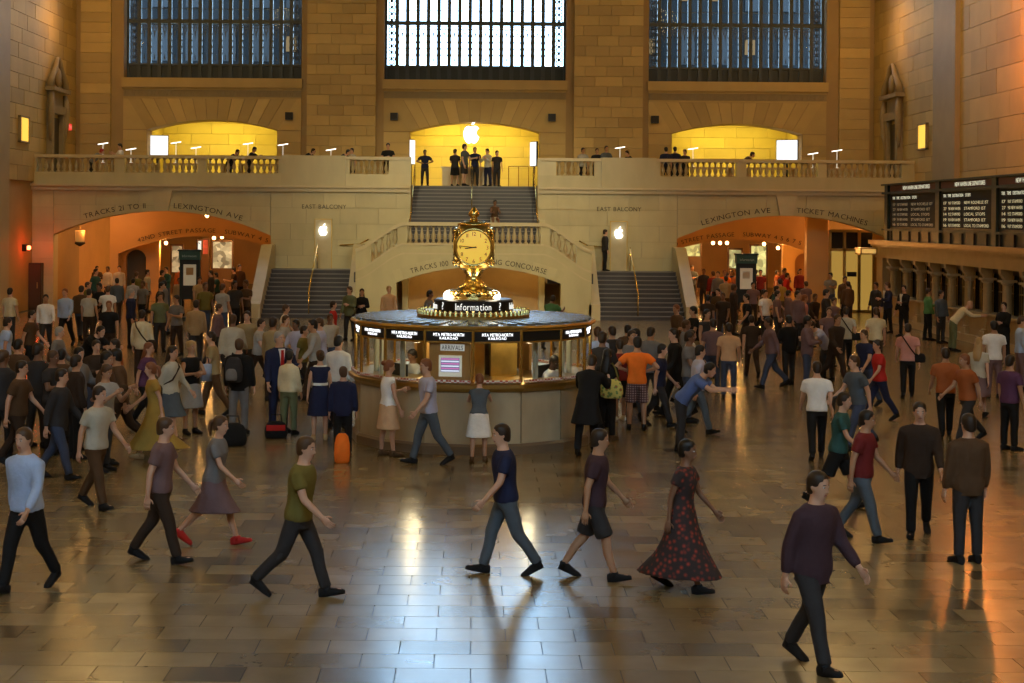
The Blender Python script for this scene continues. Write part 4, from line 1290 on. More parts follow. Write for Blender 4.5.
for i, (px, py) in enumerate(((103, 144), (131, 149.5), (176, 143), (196, 148), (248, 144), (283, 145), (331, 150), (620, 148), (693, 149), (813, 154), (837, 151))):
    c = P(px, py, 67.3)
    t = empty('table_lamp', (c.x, 67.3, ZB + 0.9)); z = c.z - ZB - 0.9
    tag(t, 'slim white lamp on a display table, ' + ['beside the cap wearer at the far left', 'right of the white-shirted left reader', 'at the left of the left alcove', 'in the left part of the left alcove', 'at the right of the left alcove', 'just right of the left alcove', 'between the bending people left of the stairs', 'on the table right of the upper stairs', 'at the left end of the right alcove', 'just right of the right alcove', 'farthest right on the balcony'][i], 'lamp', 'slim lamps on the balcony tables')
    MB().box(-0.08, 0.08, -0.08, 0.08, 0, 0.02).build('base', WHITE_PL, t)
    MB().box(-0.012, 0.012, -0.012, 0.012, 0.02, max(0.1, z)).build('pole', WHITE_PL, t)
    mb = MB(); mb.bar((-0.22, 0, z - 0.02), (0.22, 0, z + 0.05), 0.05, 0.035); mb.build('head', glow('lamp_head', (1, 0.97, 0.85), 2.2), t)
gl = empty('glass_gate', (2.0, 69.6, ZB)); tag(gl, 'low brass gate at the right side of the middle alcove', 'gate')
for x in (-0.45, 0.0, 0.45):
    MB().tube([(x, 0, 0), (x, 0, 0.95)], 0.02, 6).build('post', BRASS, gl)
MB().tube([(-0.45, 0, 0.95), (0.45, 0, 0.95)], 0.02, 6).build('rail', BRASS, gl)

# ------------------------------------------------------------------ lamps and shops in the passages
bulb = [(207, 215.5, 65.6, 3.2, 1, 'bright spot lamp under the crown of the left arch'), (735, 216, 65.6, 2.4, 1, 'bright spot lamp under the crown of the right arch'),
        (166, 243, 72, 2.6, 1, 'lamp left of the shops in the left passage'), (214, 238, 74, 3.4, 1, 'left of the paired lamps in the left passage'), (222, 237, 74.6, 3.4, 1, 'right of the paired lamps in the left passage'),
        (713, 243, 73, 3.2, 1, 'leftmost of the three clustered lamps in the right passage'), (720, 243, 73.4, 3.2, 1, 'middle of the three clustered lamps in the right passage'), (727, 243, 73.8, 3.2, 1, 'rightmost of the three clustered lamps in the right passage'),
        (764, 244, 74, 2.4, 1, 'single lamp in the middle of the right passage'), (778, 248, 72, 3.0, 1, 'low lamp right of the middle in the right passage')]
for px, py, y, _, s, lab in bulb:
    c = P(px, py, y)
    b = empty('hanging_lamp', c); tag(b, lab, 'lamp', 'lamps of the passages')
    MB().ball((0, 0, 0), 0.085, 10, 7).build('globe', glow('warm_bulb', (1.0, 0.60, 0.22), 10.0), b, True)
    top = 4.15 if y < 66 else 4.55
    MB().tube([(0, 0, 0.08), (0, 0, max(0.12, top - c.z))], 0.015, 6).build('stem', BRASS_DULL, b)
    lamp('passage_lamp', 'POINT', (c.x, c.y - 0.25, c.z - 0.15), 110 if y < 66 else 70, (1.0, 0.46, 0.11), 0.12)
lamp('passage_lamp', 'POINT', (-16.6, 67.5, 3.9), 150, (1.0, 0.46, 0.16), 0.15)
lamp('passage_lamp', 'POINT', (16.9, 67.5, 3.9), 130, (1.0, 0.46, 0.16), 0.15)
for s in (-1, 1):
    lamp('passage_lamp', 'POINT', (s * 12, 78, 4.0), 420, (1.0, 0.60, 0.25), 0.3)
def shop_glow(name, col, st):
    m = bpy.data.materials.new(name); m.use_nodes = True
    nt = m.node_tree; b = nt.nodes['Principled BSDF']; b.inputs['Base Color'].default_value = (0.05, 0.04, 0.03, 1)
    v = nt.nodes.new('ShaderNodeTexVoronoi'); v.inputs['Scale'].default_value = 4.5
    g = nt.nodes.new('ShaderNodeNewGeometry'); nt.links.new(g.outputs['Position'], v.inputs['Vector'])
    mx = nt.nodes.new('ShaderNodeMix'); mx.data_type = 'RGBA'; mx.blend_type = 'MULTIPLY'; mx.inputs[0].default_value = 0.85
    mx.inputs[6].default_value = (*col, 1); sp_ = nt.nodes.new('ShaderNodeSeparateColor'); nt.links.new(v.outputs['Color'], sp_.inputs[0]); nt.links.new(sp_.outputs[0], mx.inputs[7])
    nt.links.new(mx.outputs[2], b.inputs['Emission Color']); b.inputs['Emission Strength'].default_value = st * 0.8
    return m
def shop(px0, px1, py0, py1, y, col, st, label, nm='shop_window'):
    a, b = P(px0, py1, y), P(px1, py0, y)
    e = empty(nm, ((a.x + b.x) / 2, y, 0)); tag(e, label, 'shop window', 'lit shop windows in the passages')
    w = b.x - a.x
    MB().box(-w / 2, w / 2, 0, 0.06, max(0.1, a.z), b.z).build('lit_pane', shop_glow('shop_glow_' + label.replace(' ', '_')[:30], col, st), e)
    MB().box(-w / 2 - 0.08, -w / 2, -0.06, 0.1, 0, b.z + 0.1).box(w / 2, w / 2 + 0.08, -0.06, 0.1, 0, b.z + 0.1).box(-w / 2, w / 2, -0.06, 0.1, b.z, b.z + 0.1).box(-w / 2, w / 2, -0.06, 0.1, 0, max(0.1, a.z)).build('frame', mat('shop_frame', (0.10, 0.05, 0.02), 0.5), e)
shop(150, 158, 250, 262, 79, (0.9, 0.6, 0.2), 0.7, 'narrow yellow shop window beside the small inner doorway')
shop(172, 182, 246, 272, 79, (0.9, 0.62, 0.3), 0.6, 'lit shop window left of the red banner in the left passage')
shop(198, 202, 241, 254, 79.5, (0.9, 0.86, 0.7), 1.2, 'narrow white shop window beside the red banner')
shop(203, 208, 240, 254, 79, (1.0, 0.08, 0.03), 1.3, 'bright red banner window in the left passage')
shop(213, 232, 242, 268, 79, (0.9, 0.70, 0.35), 0.8, 'wide golden shop window in the left passage')
shop(684, 700, 243, 256, 79, (0.85, 0.80, 0.25), 0.9, 'yellow shop window at the left of the right passage')
shop(729, 741, 250, 268, 78, (0.85, 0.85, 0.35), 0.9, 'yellow-green shop window behind the right kiosk')
shop(751, 766, 246, 275, 78, (0.95, 0.85, 0.30), 1.0, 'bright yellow shop window right of the right kiosk')
shop(784, 793, 251, 270, 76, (0.95, 0.90, 0.35), 1.1, 'narrow bright window beside the arched doorway')
# small arched inner doorway, right passage, and doors to the ticket machines
for (px0, px1, y, nm) in ((795, 812, 75, 'right'), (126, 146, 71.4, 'left')):
    a, b = P(px0, 270, y), P(px1, 270, y)
    mb = MB(); c = (a.x + b.x) / 2; hw_ = (b.x - a.x) / 2
    e = empty('arched_doorway', (c, y, 0)); tag(e, 'small arched stone doorway inside the %s passage' % nm, 'doorway')
    arch_wall(mb, -hw_ - 0.6, hw_ + 0.6, 3.4, 0, 0.35, 0, hw_, 2.0, hw_ * 0.8, 0, n=14); mb.build('surround', PASS, e)
    MB().box(-hw_, hw_, 0.25, 0.33, 0, 2.0 + hw_ * 0.8).build('door_leaf', mat('inner_door_%s' % nm, (0.35, 0.17, 0.05) if nm == 'right' else (0.06, 0.05, 0.03), 0.5), e)
gd = empty('glazed_doors', (P(852, 260, 66.5).x, 66.5, 0)); tag(gd, 'tall glazed doors with arched transom by the ticket office', 'door')
xw = 0.95
MB().box(-xw, xw, 0.1, 0.14, 0.1, 2.65).build('glass', mat('door_lit_glass', (0.12, 0.08, 0.02), 0.3, emit=0.26, ecol=(1.0, 0.58, 0.11)), gd)
MB().box(-xw, xw, 0.1, 0.14, 2.75, 3.5).build('transom_glass', mat('door_dark_glass', (0.02, 0.018, 0.014), 0.15), gd)
for x in (-xw, -0.32, 0.32, xw):
    MB().box(x - 0.06, x + 0.06, 0, 0.2, 0, 3.55).build('stile', BRASS_DULL, gd)
for z in (0.05, 2.70, 3.52):
    MB().box(-xw, xw, 0, 0.2, z - 0.06, z + 0.06).build('rail', BRASS_DULL, gd)
MB().box(-0.2, 0.2, -0.02, 0.1, 1.55, 1.75).build('notice', BLACK, gd)
for x in (-1.5, 1.45):
    MB().box(x - 0.45, x + 0.45, 0.0, 0.5, 0, 4.55).build('pier', PASS, gd)
# wall sconces at the left of the left arch
sc_ = empty('wall_sconce', P(80, 240, 67.5)); tag(sc_, 'small amber sconce at the left end of the left passage', 'lamp')
MB().lathe([(0.10, -0.12), (0.20, -0.02), (0.22, 0.42), (0.18, 0.42)], n=16).build('shade', mat('sconce_amber', (0.75, 0.42, 0.12), 0.5, emit=0.16, ecol=(1, 0.5, 0.12)), sc_, True)
MB().lathe([(0.03, -0.28), (0.24, -0.16), (0.22, -0.08)], n=12).build('bowl', mat('sconce_dark', (0.04, 0.03, 0.02), 0.5), sc_, True)
MB().tube([(0, 0, 0.4), (0, 0, max(0.6, 4.55 - sc_.location.z))], 0.02, 6).build('stem', BRASS_DULL, sc_)
# ------------------------------------------------------------------ people: posed bodies with clothes
def rad(a): return math.radians(a)
POSES = {
    # lean, legs (hip forward, knee, spread) L/R, arms (forward, out, elbow, inward) L/R, head yaw/pitch
    'stand':  dict(lean=0, legs=((1, 2, 5), (0, 2, 5)), arms=((4, 9, 12, 0), (2, 9, 12, 0)), head=(8, 4)),
    'idle':   dict(lean=1, legs=((6, 4, 6), (-3, 3, 7)), arms=((6, 8, 16, 0), (22, 12, 80, 25)), head=(-15, 10)),
    'walk':   dict(lean=4, legs=((21, 7, 2), (-17, 18, 2)), arms=((-18, 9, 14, 0), (18, 9, 26, 0)), head=(5, 4)),
    'stride': dict(lean=6, legs=((-21, 26, 2), (25, 9, 2)), arms=((22, 9, 30, 0), (-22, 9, 16, 0)), head=(-8, 2)),
    'hips':   dict(lean=0, legs=((2, 2, 9), (0, 2, 9)), arms=((-18, 44, 0, 0, (-0.72, -0.40, -0.30)), (-18, 44, 0, 0, (-0.72, -0.40, -0.30))), head=(15, 4)),
    'fold':   dict(lean=0, legs=((2, 3, 5), (-1, 2, 5)), arms=((20, 14, 0, 0, (-0.78, -0.55, 0.12)), (24, 14, 0, 0, (-0.78, -0.62, 0.04))), head=(5, 8)),
    'counter': dict(lean=22, legs=((4, 3, 6), (-10, 2, 6)), arms=((48, 12, 62, 16), (44, 12, 66, 16)), head=(6, 12)),
    'bend':   dict(lean=42, legs=((6, 8, 6), (-2, 4, 6)), arms=((58, 8, 36, 6), (52, 8, 40, 6)), head=(0, -10)),
    'sit':    dict(lean=10, legs=((84, 80, 8), (80, 84, 8)), arms=((38, 10, 50, 14), (34, 10, 56, 14)), head=(6, 6)),
    'talk':   dict(lean=0, legs=((3, 3, 6), (-2, 2, 6)), arms=((8, 8, 14, 0), (26, 12, 72, 10)), head=(18, 4)),
    'phone':  dict(lean=3, legs=((4, 3, 5), (-2, 4, 5)), arms=((34, 10, 92, 22), (30, 10, 96, 22)), head=(0, 20)),
}
TORSO_M = [(0.82, .105, .095), (0.88, .160, .115), (0.95, .166, .118), (1.04, .148, .106), (1.12, .146, .106), (1.22, .160, .116), (1.32, .176, .122), (1.39, .178, .108), (1.44, .135, .086), (1.475, .075, .066), (1.52, .056, .060), (1.57, .054, .060)]
TORSO_F = [(0.82, .105, .095), (0.88, .168, .120), (0.95, .168, .120), (1.04, .136, .100), (1.11, .122, .094), (1.20, .138, .110), (1.29, .150, .124), (1.38, .152, .098), (1.43, .115, .078), (1.47, .062, .058), (1.52, .047, .052), (1.57, .046, .052)]

class Rig:
    def __init__(s, pose, sex):
        p = POSES[pose]
        s.sex = sex
        L = rad(p['lean'])
        piv = Vector((0, 0, 0.90))
        s.RT = Matrix.Rotation(L, 3, 'X')          # lean forward is towards -y
        def T(v):
            return piv + s.RT @ (Vector(v) - piv)
        s.T = T
        s.torso = TORSO_M if sex == 'm' else TORSO_F
        sw = 0.190 if sex == 'm' else 0.163
        s.sh = [T((k * sw, 0.0, 1.392)) for k in (-1, 1)]
        s.hip = [Vector((k * 0.088, 0, 0.90)) for k in (-1, 1)]
        s.el, s.wr, s.fa = [], [], []
        for i, k in enumerate((-1, 1)):
            a = p['arms'][i]
            f, o, e, inw = (rad(x) for x in a[:4])
            up = Vector((k * math.sin(o), -math.sin(f) * math.cos(o), -math.cos(f) * math.cos(o)))
            el = s.sh[i] + up * 0.285
            if len(a) > 4:
                d = Vector((k * a[4][0], a[4][1], a[4][2])).normalized()
            else:
                d = Vector((k * math.sin(o) * 0.6 - k * math.sin(inw), -math.sin(f + e), -math.cos(f + e))).normalized()
            s.el.append(el); s.wr.append(el + d * 0.25); s.fa.append(d)
        s.kn, s.an, s.sd = [], [], []
        for i, k in enumerate((-1, 1)):
            h, kn, sp = (rad(x) for x in p['legs'][i])
            th = Vector((k * math.sin(sp) * 0.6, -math.sin(h), -math.cos(h))).normalized()
            shn = Vector((k * math.sin(sp) * 0.2, -math.sin(h - kn), -math.cos(h - kn))).normalized()
            s.kn.append(s.hip[i] + th * 0.41)
            s.an.append(s.kn[i] + shn * 0.41)
            s.sd.append(h - kn)
        low = min(min(a.z for a in s.an) - 0.08, 9)
        s.lift = -low
        s.seat = pose == 'sit'
        yaw, pit = p['head']
        s.hc = T((0, -0.012, 1.635))
        s.HM = Matrix.Rotation(rad(p['lean']) * 0.55, 3, 'X') @ Matrix.Rotation(rad(yaw), 3, 'Z') @ Matrix.Rotation(rad(pit), 3, 'X')
        s.neck = T((0, 0, 1.54))

    def H(s, v):
        return s.hc + s.HM @ Vector(v)

def ell(c, ax, ay, w, d, n=16, e=2.4):
    out = []
    for i in range(n):
        t = 2 * PI * i / n
        ct, st = math.cos(t), math.sin(t)
        q = 1 / ((abs(ct) ** e + abs(st) ** e) ** (1 / e))
        out.append(c + ax * (w * q * ct) + ay * (d * q * st))
    return out

def limb(mb, pts, rs, n=10, flat_end=False, flat_start=False):
    """tapered limb with rounded or flat ends"""
    pts = [Vector(p) for p in pts]
    d0 = (pts[1] - pts[0]).normalized(); d1 = (pts[-1] - pts[-2]).normalized()
    P_, R_ = list(pts), list(rs)
    if not flat_start:
        P_ = [pts[0] - d0 * rs[0] * 0.95, pts[0] - d0 * rs[0] * 0.7] + P_; R_ = [rs[0] * 0.25, rs[0] * 0.72] + R_
    if not flat_end:
        P_ = P_ + [pts[-1] + d1 * rs[-1] * 0.7, pts[-1] + d1 * rs[-1] * 0.95]; R_ = R_ + [rs[-1] * 0.72, rs[-1] * 0.25]
    mb.tube(P_, R_, n)

def torso(mb, g, z0, z1, inf=0.0, flare=0.0):
    X = Vector((1, 0, 0)); Yv = g.RT @ Vector((0, 1, 0))
    rows = [r for r in g.torso if z0 < r[0] < z1]
    def at(z):
        T_ = g.torso
        if z <= 0.86 and inf > 0.015: return T_[1][1:]
        if z <= T_[0][0]: return T_[0][1:]
        for a, b in zip(T_, T_[1:]):
            if a[0] <= z <= b[0]:
                t = (z - a[0]) / (b[0] - a[0]); return a[1] + (b[1] - a[1]) * t, a[2] + (b[2] - a[2]) * t
        return T_[-1][1:]
    rows = [(z0, *at(z0))] + rows + [(z1, *at(z1))]
    rg = []
    for z, w, d in rows:
        k = inf + (flare * max(0, (1.05 - z) / 0.25) if flare else 0)
        c = g.T((0, 0, z)) if z > 0.9 else Vector((0, 0, z))
        rg.append(ell(c, X, Yv, w + k, d + k))
    mb.rings(rg)

def remeshed(mb, voxel, ratio, smooth=3):
    me = mb.mesh('tmp', [])
    o = bpy.data.objects.new('tmp', me); COL.objects.link(o)
    r = o.modifiers.new('r', 'REMESH'); r.mode = 'VOXEL'; r.voxel_size = voxel
    if smooth:
        q = o.modifiers.new('s', 'SMOOTH'); q.factor = 0.5; q.iterations = smooth
    if ratio < 1:
        d = o.modifiers.new('d', 'DECIMATE'); d.ratio = ratio
    dg = bpy.context.evaluated_depsgraph_get()
    out = bpy.data.meshes.new_from_object(o.evaluated_get(dg))
    v = [tuple(x.co) for x in out.vertices]; f = [tuple(p.vertices) for p in out.polygons]
    bpy.data.objects.remove(o); bpy.data.meshes.remove(me); bpy.data.meshes.remove(out)
    res = MB(); res.add(v, f, 0)
    return res

def hand(mb, w, d, side, g):
    """palm, four fingers of different length and a thumb, softly curled"""
    d = d.normalized()
    inn = Vector((-side, 0, 0)); inn = inn - d * inn.dot(d)
    if inn.length < 0.2: inn = Vector((0, 0, -1)) - d * (-d.z)
    inn.normalize()                        # palm faces inwards
    lat = d.cross(inn).normalized()        # across the knuckles
    if lat.y > 0: lat = -lat               # thumb side forwards
    rg = []
    for t, ww, th in ((-0.015, .024, .020), (0.02, .034, .017), (0.06, .041, .015), (0.092, .039, .012)):
        rg.append(ell(w + d * t, lat, inn, ww, th, 10, 2.6))
    mb.rings(rg, 0)
    for off, ln in ((0.029, .070), (0.010, .080), (-0.010, .074), (-0.028, .058)):
        b = w + d * 0.088 + lat * off
        c1 = b + (d * 0.94 + inn * 0.34).normalized() * ln * 0.5
        c2 = c1 + (d * 0.70 + inn * 0.72).normalized() * ln * 0.5
        mb.tube([b, c1, c2], [.0092, .0085, .0062], 6, 0)
    b = w + d * 0.025 + lat * 0.030
    c1 = b + (d * 0.62 + lat * 0.72 + inn * 0.25).normalized() * 0.036
    c2 = c1 + (d * 0.85 + lat * 0.25 + inn * 0.45).normalized() * 0.032
    mb.tube([b, c1, c2], [.0125, .0105, .0075], 6, 0)

HEAD = [(-.122, .018, .020, -.040), (-.112, .036, .040, -.034), (-.085, .052, .062, -.022), (-.05, .062, .080, -.010), (0, .071, .092, 0), (.045, .0745, .097, .004), (.085, .066, .086, .007), (.108, .044, .058, .008), (.119, .018, .022, .008)]
MESHES = {}
def body_mesh(pose, sex):
    key = (pose, sex)
    if key in MESHES: return MESHES[key]
    g = Rig(pose, sex)
    mb = MB()
    torso(mb, g, 0.82, 1.57)
    rg = [[g.H((w * math.cos(2 * PI * i / 16), d * math.sin(2 * PI * i / 16) + yo, z)) for i in range(16)] for z, w, d, yo in HEAD]
    mb.rings(rg)
    mb.tube([g.T((0, 0.004, 1.49)), g.H((0, 0.012, -0.06))], [.054, .052] if sex == 'm' else [.046, .045], 12)
    mb.tube([g.H((0, -.088, .018)), g.H((0, -.098, -.012)), g.H((0, -.110, -.030)), g.H((0, -.092, -.042))], [.008, .012, .016, .010], 8)
    for k in (-1, 1):
        mb.ball(g.H((k * .074, .008, -.008)), (.012, .020, .030), 8, 6)
    ra = (.054, .043, .040, .029) if sex == 'm' else (.045, .037, .034, .025)
    rl = (.086, .058, .052, .038) if sex == 'm' else (.090, .056, .048, .034)
    for i, k in enumerate((-1, 1)):
        limb(mb, [g.sh[i] + Vector((-k * 0.03, 0, 0)), g.sh[i] + (g.el[i] - g.sh[i]) * 0.45, g.el[i]], [ra[0], ra[0] * 0.95, ra[1]])
        limb(mb, [g.el[i], g.el[i] + (g.wr[i] - g.el[i]) * 0.35, g.wr[i] + g.fa[i] * 0.02], [ra[1], ra[2], ra[3]])
        limb(mb, [g.hip[i], g.hip[i] + (g.kn[i] - g.hip[i]) * 0.5, g.kn[i]], [rl[0], rl[0] * 0.86, rl[1]])
        back = Vector((0, 0.018, 0))
        limb(mb, [g.kn[i], g.kn[i] + (g.an[i] - g.kn[i]) * 0.35 + back, g.an[i]], [rl[1], rl[2] * 1.06, rl[3]])
        fd = foot_dir(g, i)
        limb(mb, [g.an[i] + Vector((0, .02, -.03)), g.an[i] + fd * 0.16 + Vector((0, 0, -.045))], [.036, .028])
    res = remeshed(mb, 0.0165, 0.45, 3)
    for i, k in enumerate((-1, 1)):
        hand(res, g.wr[i] + g.fa[i] * 0.02, g.fa[i], k, g)
    for k in (-1, 1):
        res.ball(g.H((k * .031, -.083, .008)), (.012, .010, .0065), 8, 5, 1, g.HM)
        res.ball(g.H((k * .031, -.0905, .008)), (.0065, .004, .0065), 6, 4, 2, g.HM)
        res.tube([g.H((k * .017, -.094, .030)), g.H((k * .046, -.085, .030))], .004, 5, 2)
    res.tube([g.H((-.022, -.083, -.066)), g.H((0, -.090, -.064)), g.H((.022, -.083, -.066))], [.004, .0065, .004], 6, 3)
    me = lifted(res, g).mesh('person', [SKINS[0], EYEW, EYED, LIPS], True)
    MESHES[key] = me
    return me

def lifted(mb, g):
    mb.v = [(x, y, z + g.lift) for x, y, z in mb.v]
    return mb

def foot_dir(g, i):
    a = g.sd[i]
    if g.seat: return Vector((0, -1, 0))
    dz = 0.0
    if a < rad(-8):        # pushing off: heel up
        dz = -0.55 * min(1, (-a) / rad(45))
    elif a > rad(10):
        dz = 0.22
    return Vector((0.10 * (-1, 1)[i], -1, dz)).normalized()

def garment(pose, sex, kind):
    key = (pose, sex, kind)
    if key in MESHES: return MESHES[key]
    g = Rig(pose, sex)
    mb = MB()
    vox = 0.022
    def sleeves(frac, inf, fl=0.0):
        ra = (.054, .044, .030) if sex == 'm' else (.046, .038, .026)
        for i, k in enumerate((-1, 1)):
            s0 = g.sh[i] + Vector((-k * 0.045, 0, 0.004))
            if frac <= 1:
                e = g.sh[i] + (g.el[i] - g.sh[i]) * frac
                limb(mb, [s0, g.sh[i], e], [ra[0] + inf, ra[0] + inf + 0.004, ra[0] + inf + 0.004 + fl], flat_end=True)
            else:
                e = g.el[i] + (g.wr[i] - g.el[i]) * (frac - 1)
                limb(mb, [s0, g.sh[i], g.sh[i] + (g.el[i] - g.sh[i]) * 0.5, g.el[i]], [ra[0] + inf, ra[0] + inf, ra[0] + inf * 0.95, ra[1] + inf + 0.002])
                limb(mb, [g.el[i], g.el[i] + (e - g.el[i]) * 0.5, e], [ra[1] + inf + 0.002, ra[1] + inf, ra[2] + inf + fl], flat_end=True)
    def legs(frac, inf, fl=0.0):
        rl = (.088, .060, .055, .040)
        for i in range(2):
            if frac <= 1:
                e = g.hip[i] + (g.kn[i] - g.hip[i]) * frac
                limb(mb, [g.hip[i], g.hip[i] + (e - g.hip[i]) * 0.5, e], [rl[0] + inf, rl[0] + inf, rl[1] + inf + 0.02 + fl], flat_end=True)
            else:
                e = g.kn[i] + (g.an[i] - g.kn[i]) * (frac - 1)
                limb(mb, [g.hip[i], g.hip[i] + (g.kn[i] - g.hip[i]) * 0.5, g.kn[i]], [rl[0] + inf, rl[0] * 0.9 + inf, rl[1] + inf + 0.004])
                limb(mb, [g.kn[i], g.kn[i] + (e - g.kn[i]) * 0.4 + Vector((0, 0.012, 0)), e], [rl[1] + inf + 0.004, rl[2] + inf, rl[3] + inf + fl], flat_end=True)
    def skirt(hem, wide, top=1.06, inf=0.016):
        torso(mb, g, 0.86, top, inf)
        rg = []
        for t in (0, .2, .45, .7, 1):
            z = 0.95 + (hem - 0.95) * t
            xs_, ys_ = [], []
            for i in range(2):
                q = min(1, max(0, (0.90 - z) / 0.82))
                pt = g.hip[i] + (g.kn[i] - g.hip[i]) * min(1, q * 2) + (g.an[i] - g.kn[i]) * max(0, q * 2 - 1)
                xs_.append(pt.x); ys_.append(pt.y)
            cx_, cy_ = sum(xs_) / 2, sum(ys_) / 2
            rg.append(ell(Vector((cx_, cy_, z)), Vector((1, 0, 0)), Vector((0, 1, 0)), 0.190 + wide * t + abs(xs_[0] - xs_[1]) / 2 * t * 0.4, 0.146 + wide * t + abs(ys_[0] - ys_[1]) / 2 * t * 1.15, 20, 2.1))
        mb.rings(rg)
    if kind == 'tee':
        torso(mb, g, 0.875, 1.470, 0.020, 0.012); sleeves(0.62, 0.014, 0.008)
    elif kind == 'tank':
        torso(mb, g, 0.90, 1.455, 0.017, 0.008); sleeves(0.12, 0.008)
    elif kind == 'shirt':
        torso(mb, g, 0.885, 1.482, 0.021, 0.010); sleeves(1.95, 0.013)
    elif kind == 'jacket':
        torso(mb, g, 0.80, 1.480, 0.026, 0.006); sleeves(1.97, 0.017)
    elif kind == 'coat':
        torso(mb, g, 0.86, 1.482, 0.032, 0.012); sleeves(1.97, 0.022); skirt(0.55, 0.05, 1.10, 0.034)
    elif kind == 'trousers':
        torso(mb, g, 0.80, 1.045, 0.019); legs(1.96, 0.014, 0.012)
    elif kind == 'shorts':
        torso(mb, g, 0.80, 1.045, 0.020); legs(0.93, 0.018, 0.012)
    elif kind == 'skirt':
        skirt(0.50, 0.03)
    elif kind == 'longskirt':
        skirt(0.16, 0.10)
    elif kind == 'dress':
        torso(mb, g, 0.95, 1.455, 0.014); sleeves(0.10, 0.006); skirt(0.48, 0.02, 1.10, 0.014)
    elif kind == 'gown':
        torso(mb, g, 0.95, 1.46, 0.016); sleeves(0.5, 0.014, 0.01); skirt(0.22, 0.09, 1.10, 0.016)
    elif kind == 'shoe_l' or kind == 'shoe_r':
        i = 0 if kind[-1] == 'l' else 1
        fd = foot_dir(g, i); a = g.an[i]
        lat = Vector((1, 0, 0)); upv = lat.cross(fd) if lat.cross(fd).z > 0 else -lat.cross(fd)
        rg = []
        for t, w, hh in ((-.075, .020, .030), (-.065, .036, .050), (-.02, .040, .058), (.05, .043, .046), (.12, .048, .034), (.17, .044, .028), (.205, .026, .020)):
            c = a + fd * t - Vector((0, 0, 0.08)) + upv * hh * 0.98
            rg.append(ell(c, lat, upv, w, hh, 12, 3.0))
        mb.rings(rg)
        mb.tube([a + Vector((0, 0, -.03)), a + Vector((0, 0, .035))], [.046, .044], 12)
        me = lifted(mb, g).mesh(kind, [SKINS[0]], True)
        MESHES[key] = me
        return me
    elif kind.startswith('hair'):
        style = kind[5:]
        mb.rings([[g.H((w * math.cos(2 * PI * i / 18), d * math.sin(2 * PI * i / 18) + yo, z)) for i in range(18)] for z, w, d, yo in
                  [(-.088, .030, .030, .062), (-.070, .058, .058, .045), (-.03, .077, .082, .028), (.02, .084, .095, .020), (.06, .084, .098, .016), (.095, .072, .086, .012), (.12, .048, .060, .010), (.133, .016, .02, .010)]])
        if style == 'long':
            X = g.HM @ Vector((1, 0, 0)); Yv = g.HM @ Vector((0, 1, 0))
            mb.rings([ell(g.H((0, .045, .03)), X, Yv, .080, .060, 14), ell(g.H((0, .055, -.08)), X, Yv, .088, .055, 14), ell(g.T((0, .085, 1.44)), X, Yv, .095, .045, 14), ell(g.T((0, .125, 1.33)), X, Yv, .085, .030, 14), ell(g.T((0, .135, 1.25)), X, Yv, .05, .02, 14)])
        elif style == 'bun':
            mb.ball(g.H((0, .12, .05)), .048, 10, 7)
        elif style == 'tail':
            mb.tube([g.H((0, .095, .05)), g.H((0, .15, .02)), g.H((0, .155, -.08)), g.H((0, .13, -.16))], [.025, .034, .03, .012], 8)
        elif style == 'cap':
            mb.rings([[g.H((.088 * math.cos(t) * 0.8, -.08 - .075 * abs(math.sin(t)), .065 + q)) for t in [PI * j / 8 for j in range(9)] + [PI - PI * j / 8 for j in range(1, 8)]] for q in (0, .012)])
        me = lifted(mb, g).mesh(kind, [SKINS[0]], True)
        MESHES[key] = me
        return me
    res = remeshed(mb, vox, 0.5, 4)
    me = lifted(res, g).mesh(kind, [SKINS[0]], True)
    MESHES[key] = me
    return me

SKINS = [mat('skin_light', (0.55, 0.32, 0.21), 0.55, vary=0.06, vscale=20), mat('skin_tan', (0.42, 0.23, 0.13), 0.55, vary=0.06, vscale=20), mat('skin_brown', (0.20, 0.10, 0.055), 0.5, vary=0.06, vscale=20), mat('skin_dark', (0.09, 0.045, 0.028), 0.5, vary=0.06, vscale=20)]
EYEW = mat('eye_white', (0.55, 0.52, 0.48), 0.3)
EYED = mat('eye_dark', (0.02, 0.014, 0.01), 0.3)
LIPS = mat('lips', (0.33, 0.11, 0.09), 0.5)
CLOTH = {
    'white': (0.78, 0.77, 0.72), 'cream': (0.66, 0.57, 0.36), 'offwhite': (0.46, 0.43, 0.34), 'black': (0.012, 0.012, 0.013), 'charcoal': (0.035, 0.033, 0.034), 'navy': (0.018, 0.022, 0.055), 'blue': (0.10, 0.15, 0.34),
    'lightblue': (0.38, 0.48, 0.68), 'lavender': (0.42, 0.42, 0.54), 'denim': (0.05, 0.065, 0.11), 'grey': (0.17, 0.165, 0.16), 'lightgrey': (0.36, 0.36, 0.34), 'olive': (0.15, 0.125, 0.03), 'moss': (0.14, 0.16, 0.08),
    'khaki': (0.32, 0.25, 0.13), 'tan': (0.40, 0.27, 0.13), 'brown': (0.09, 0.05, 0.025), 'darkbrown': (0.04, 0.025, 0.017), 'rust': (0.34, 0.10, 0.03), 'orange': (0.90, 0.19, 0.02), 'red': (0.45, 0.025, 0.02),
    'darkred': (0.16, 0.02, 0.02), 'pink': (0.55, 0.26, 0.22), 'purple': (0.10, 0.04, 0.085), 'plum': (0.055, 0.030, 0.038), 'green': (0.09, 0.23, 0.09), 'teal': (0.03, 0.085, 0.075), 'yellow': (0.55, 0.42, 0.06), 'gold': (0.38, 0.24, 0.05), 'peach': (0.60, 0.37, 0.20), 'slate': (0.085, 0.105, 0.125), 'mauve': (0.17, 0.105, 0.105),
}
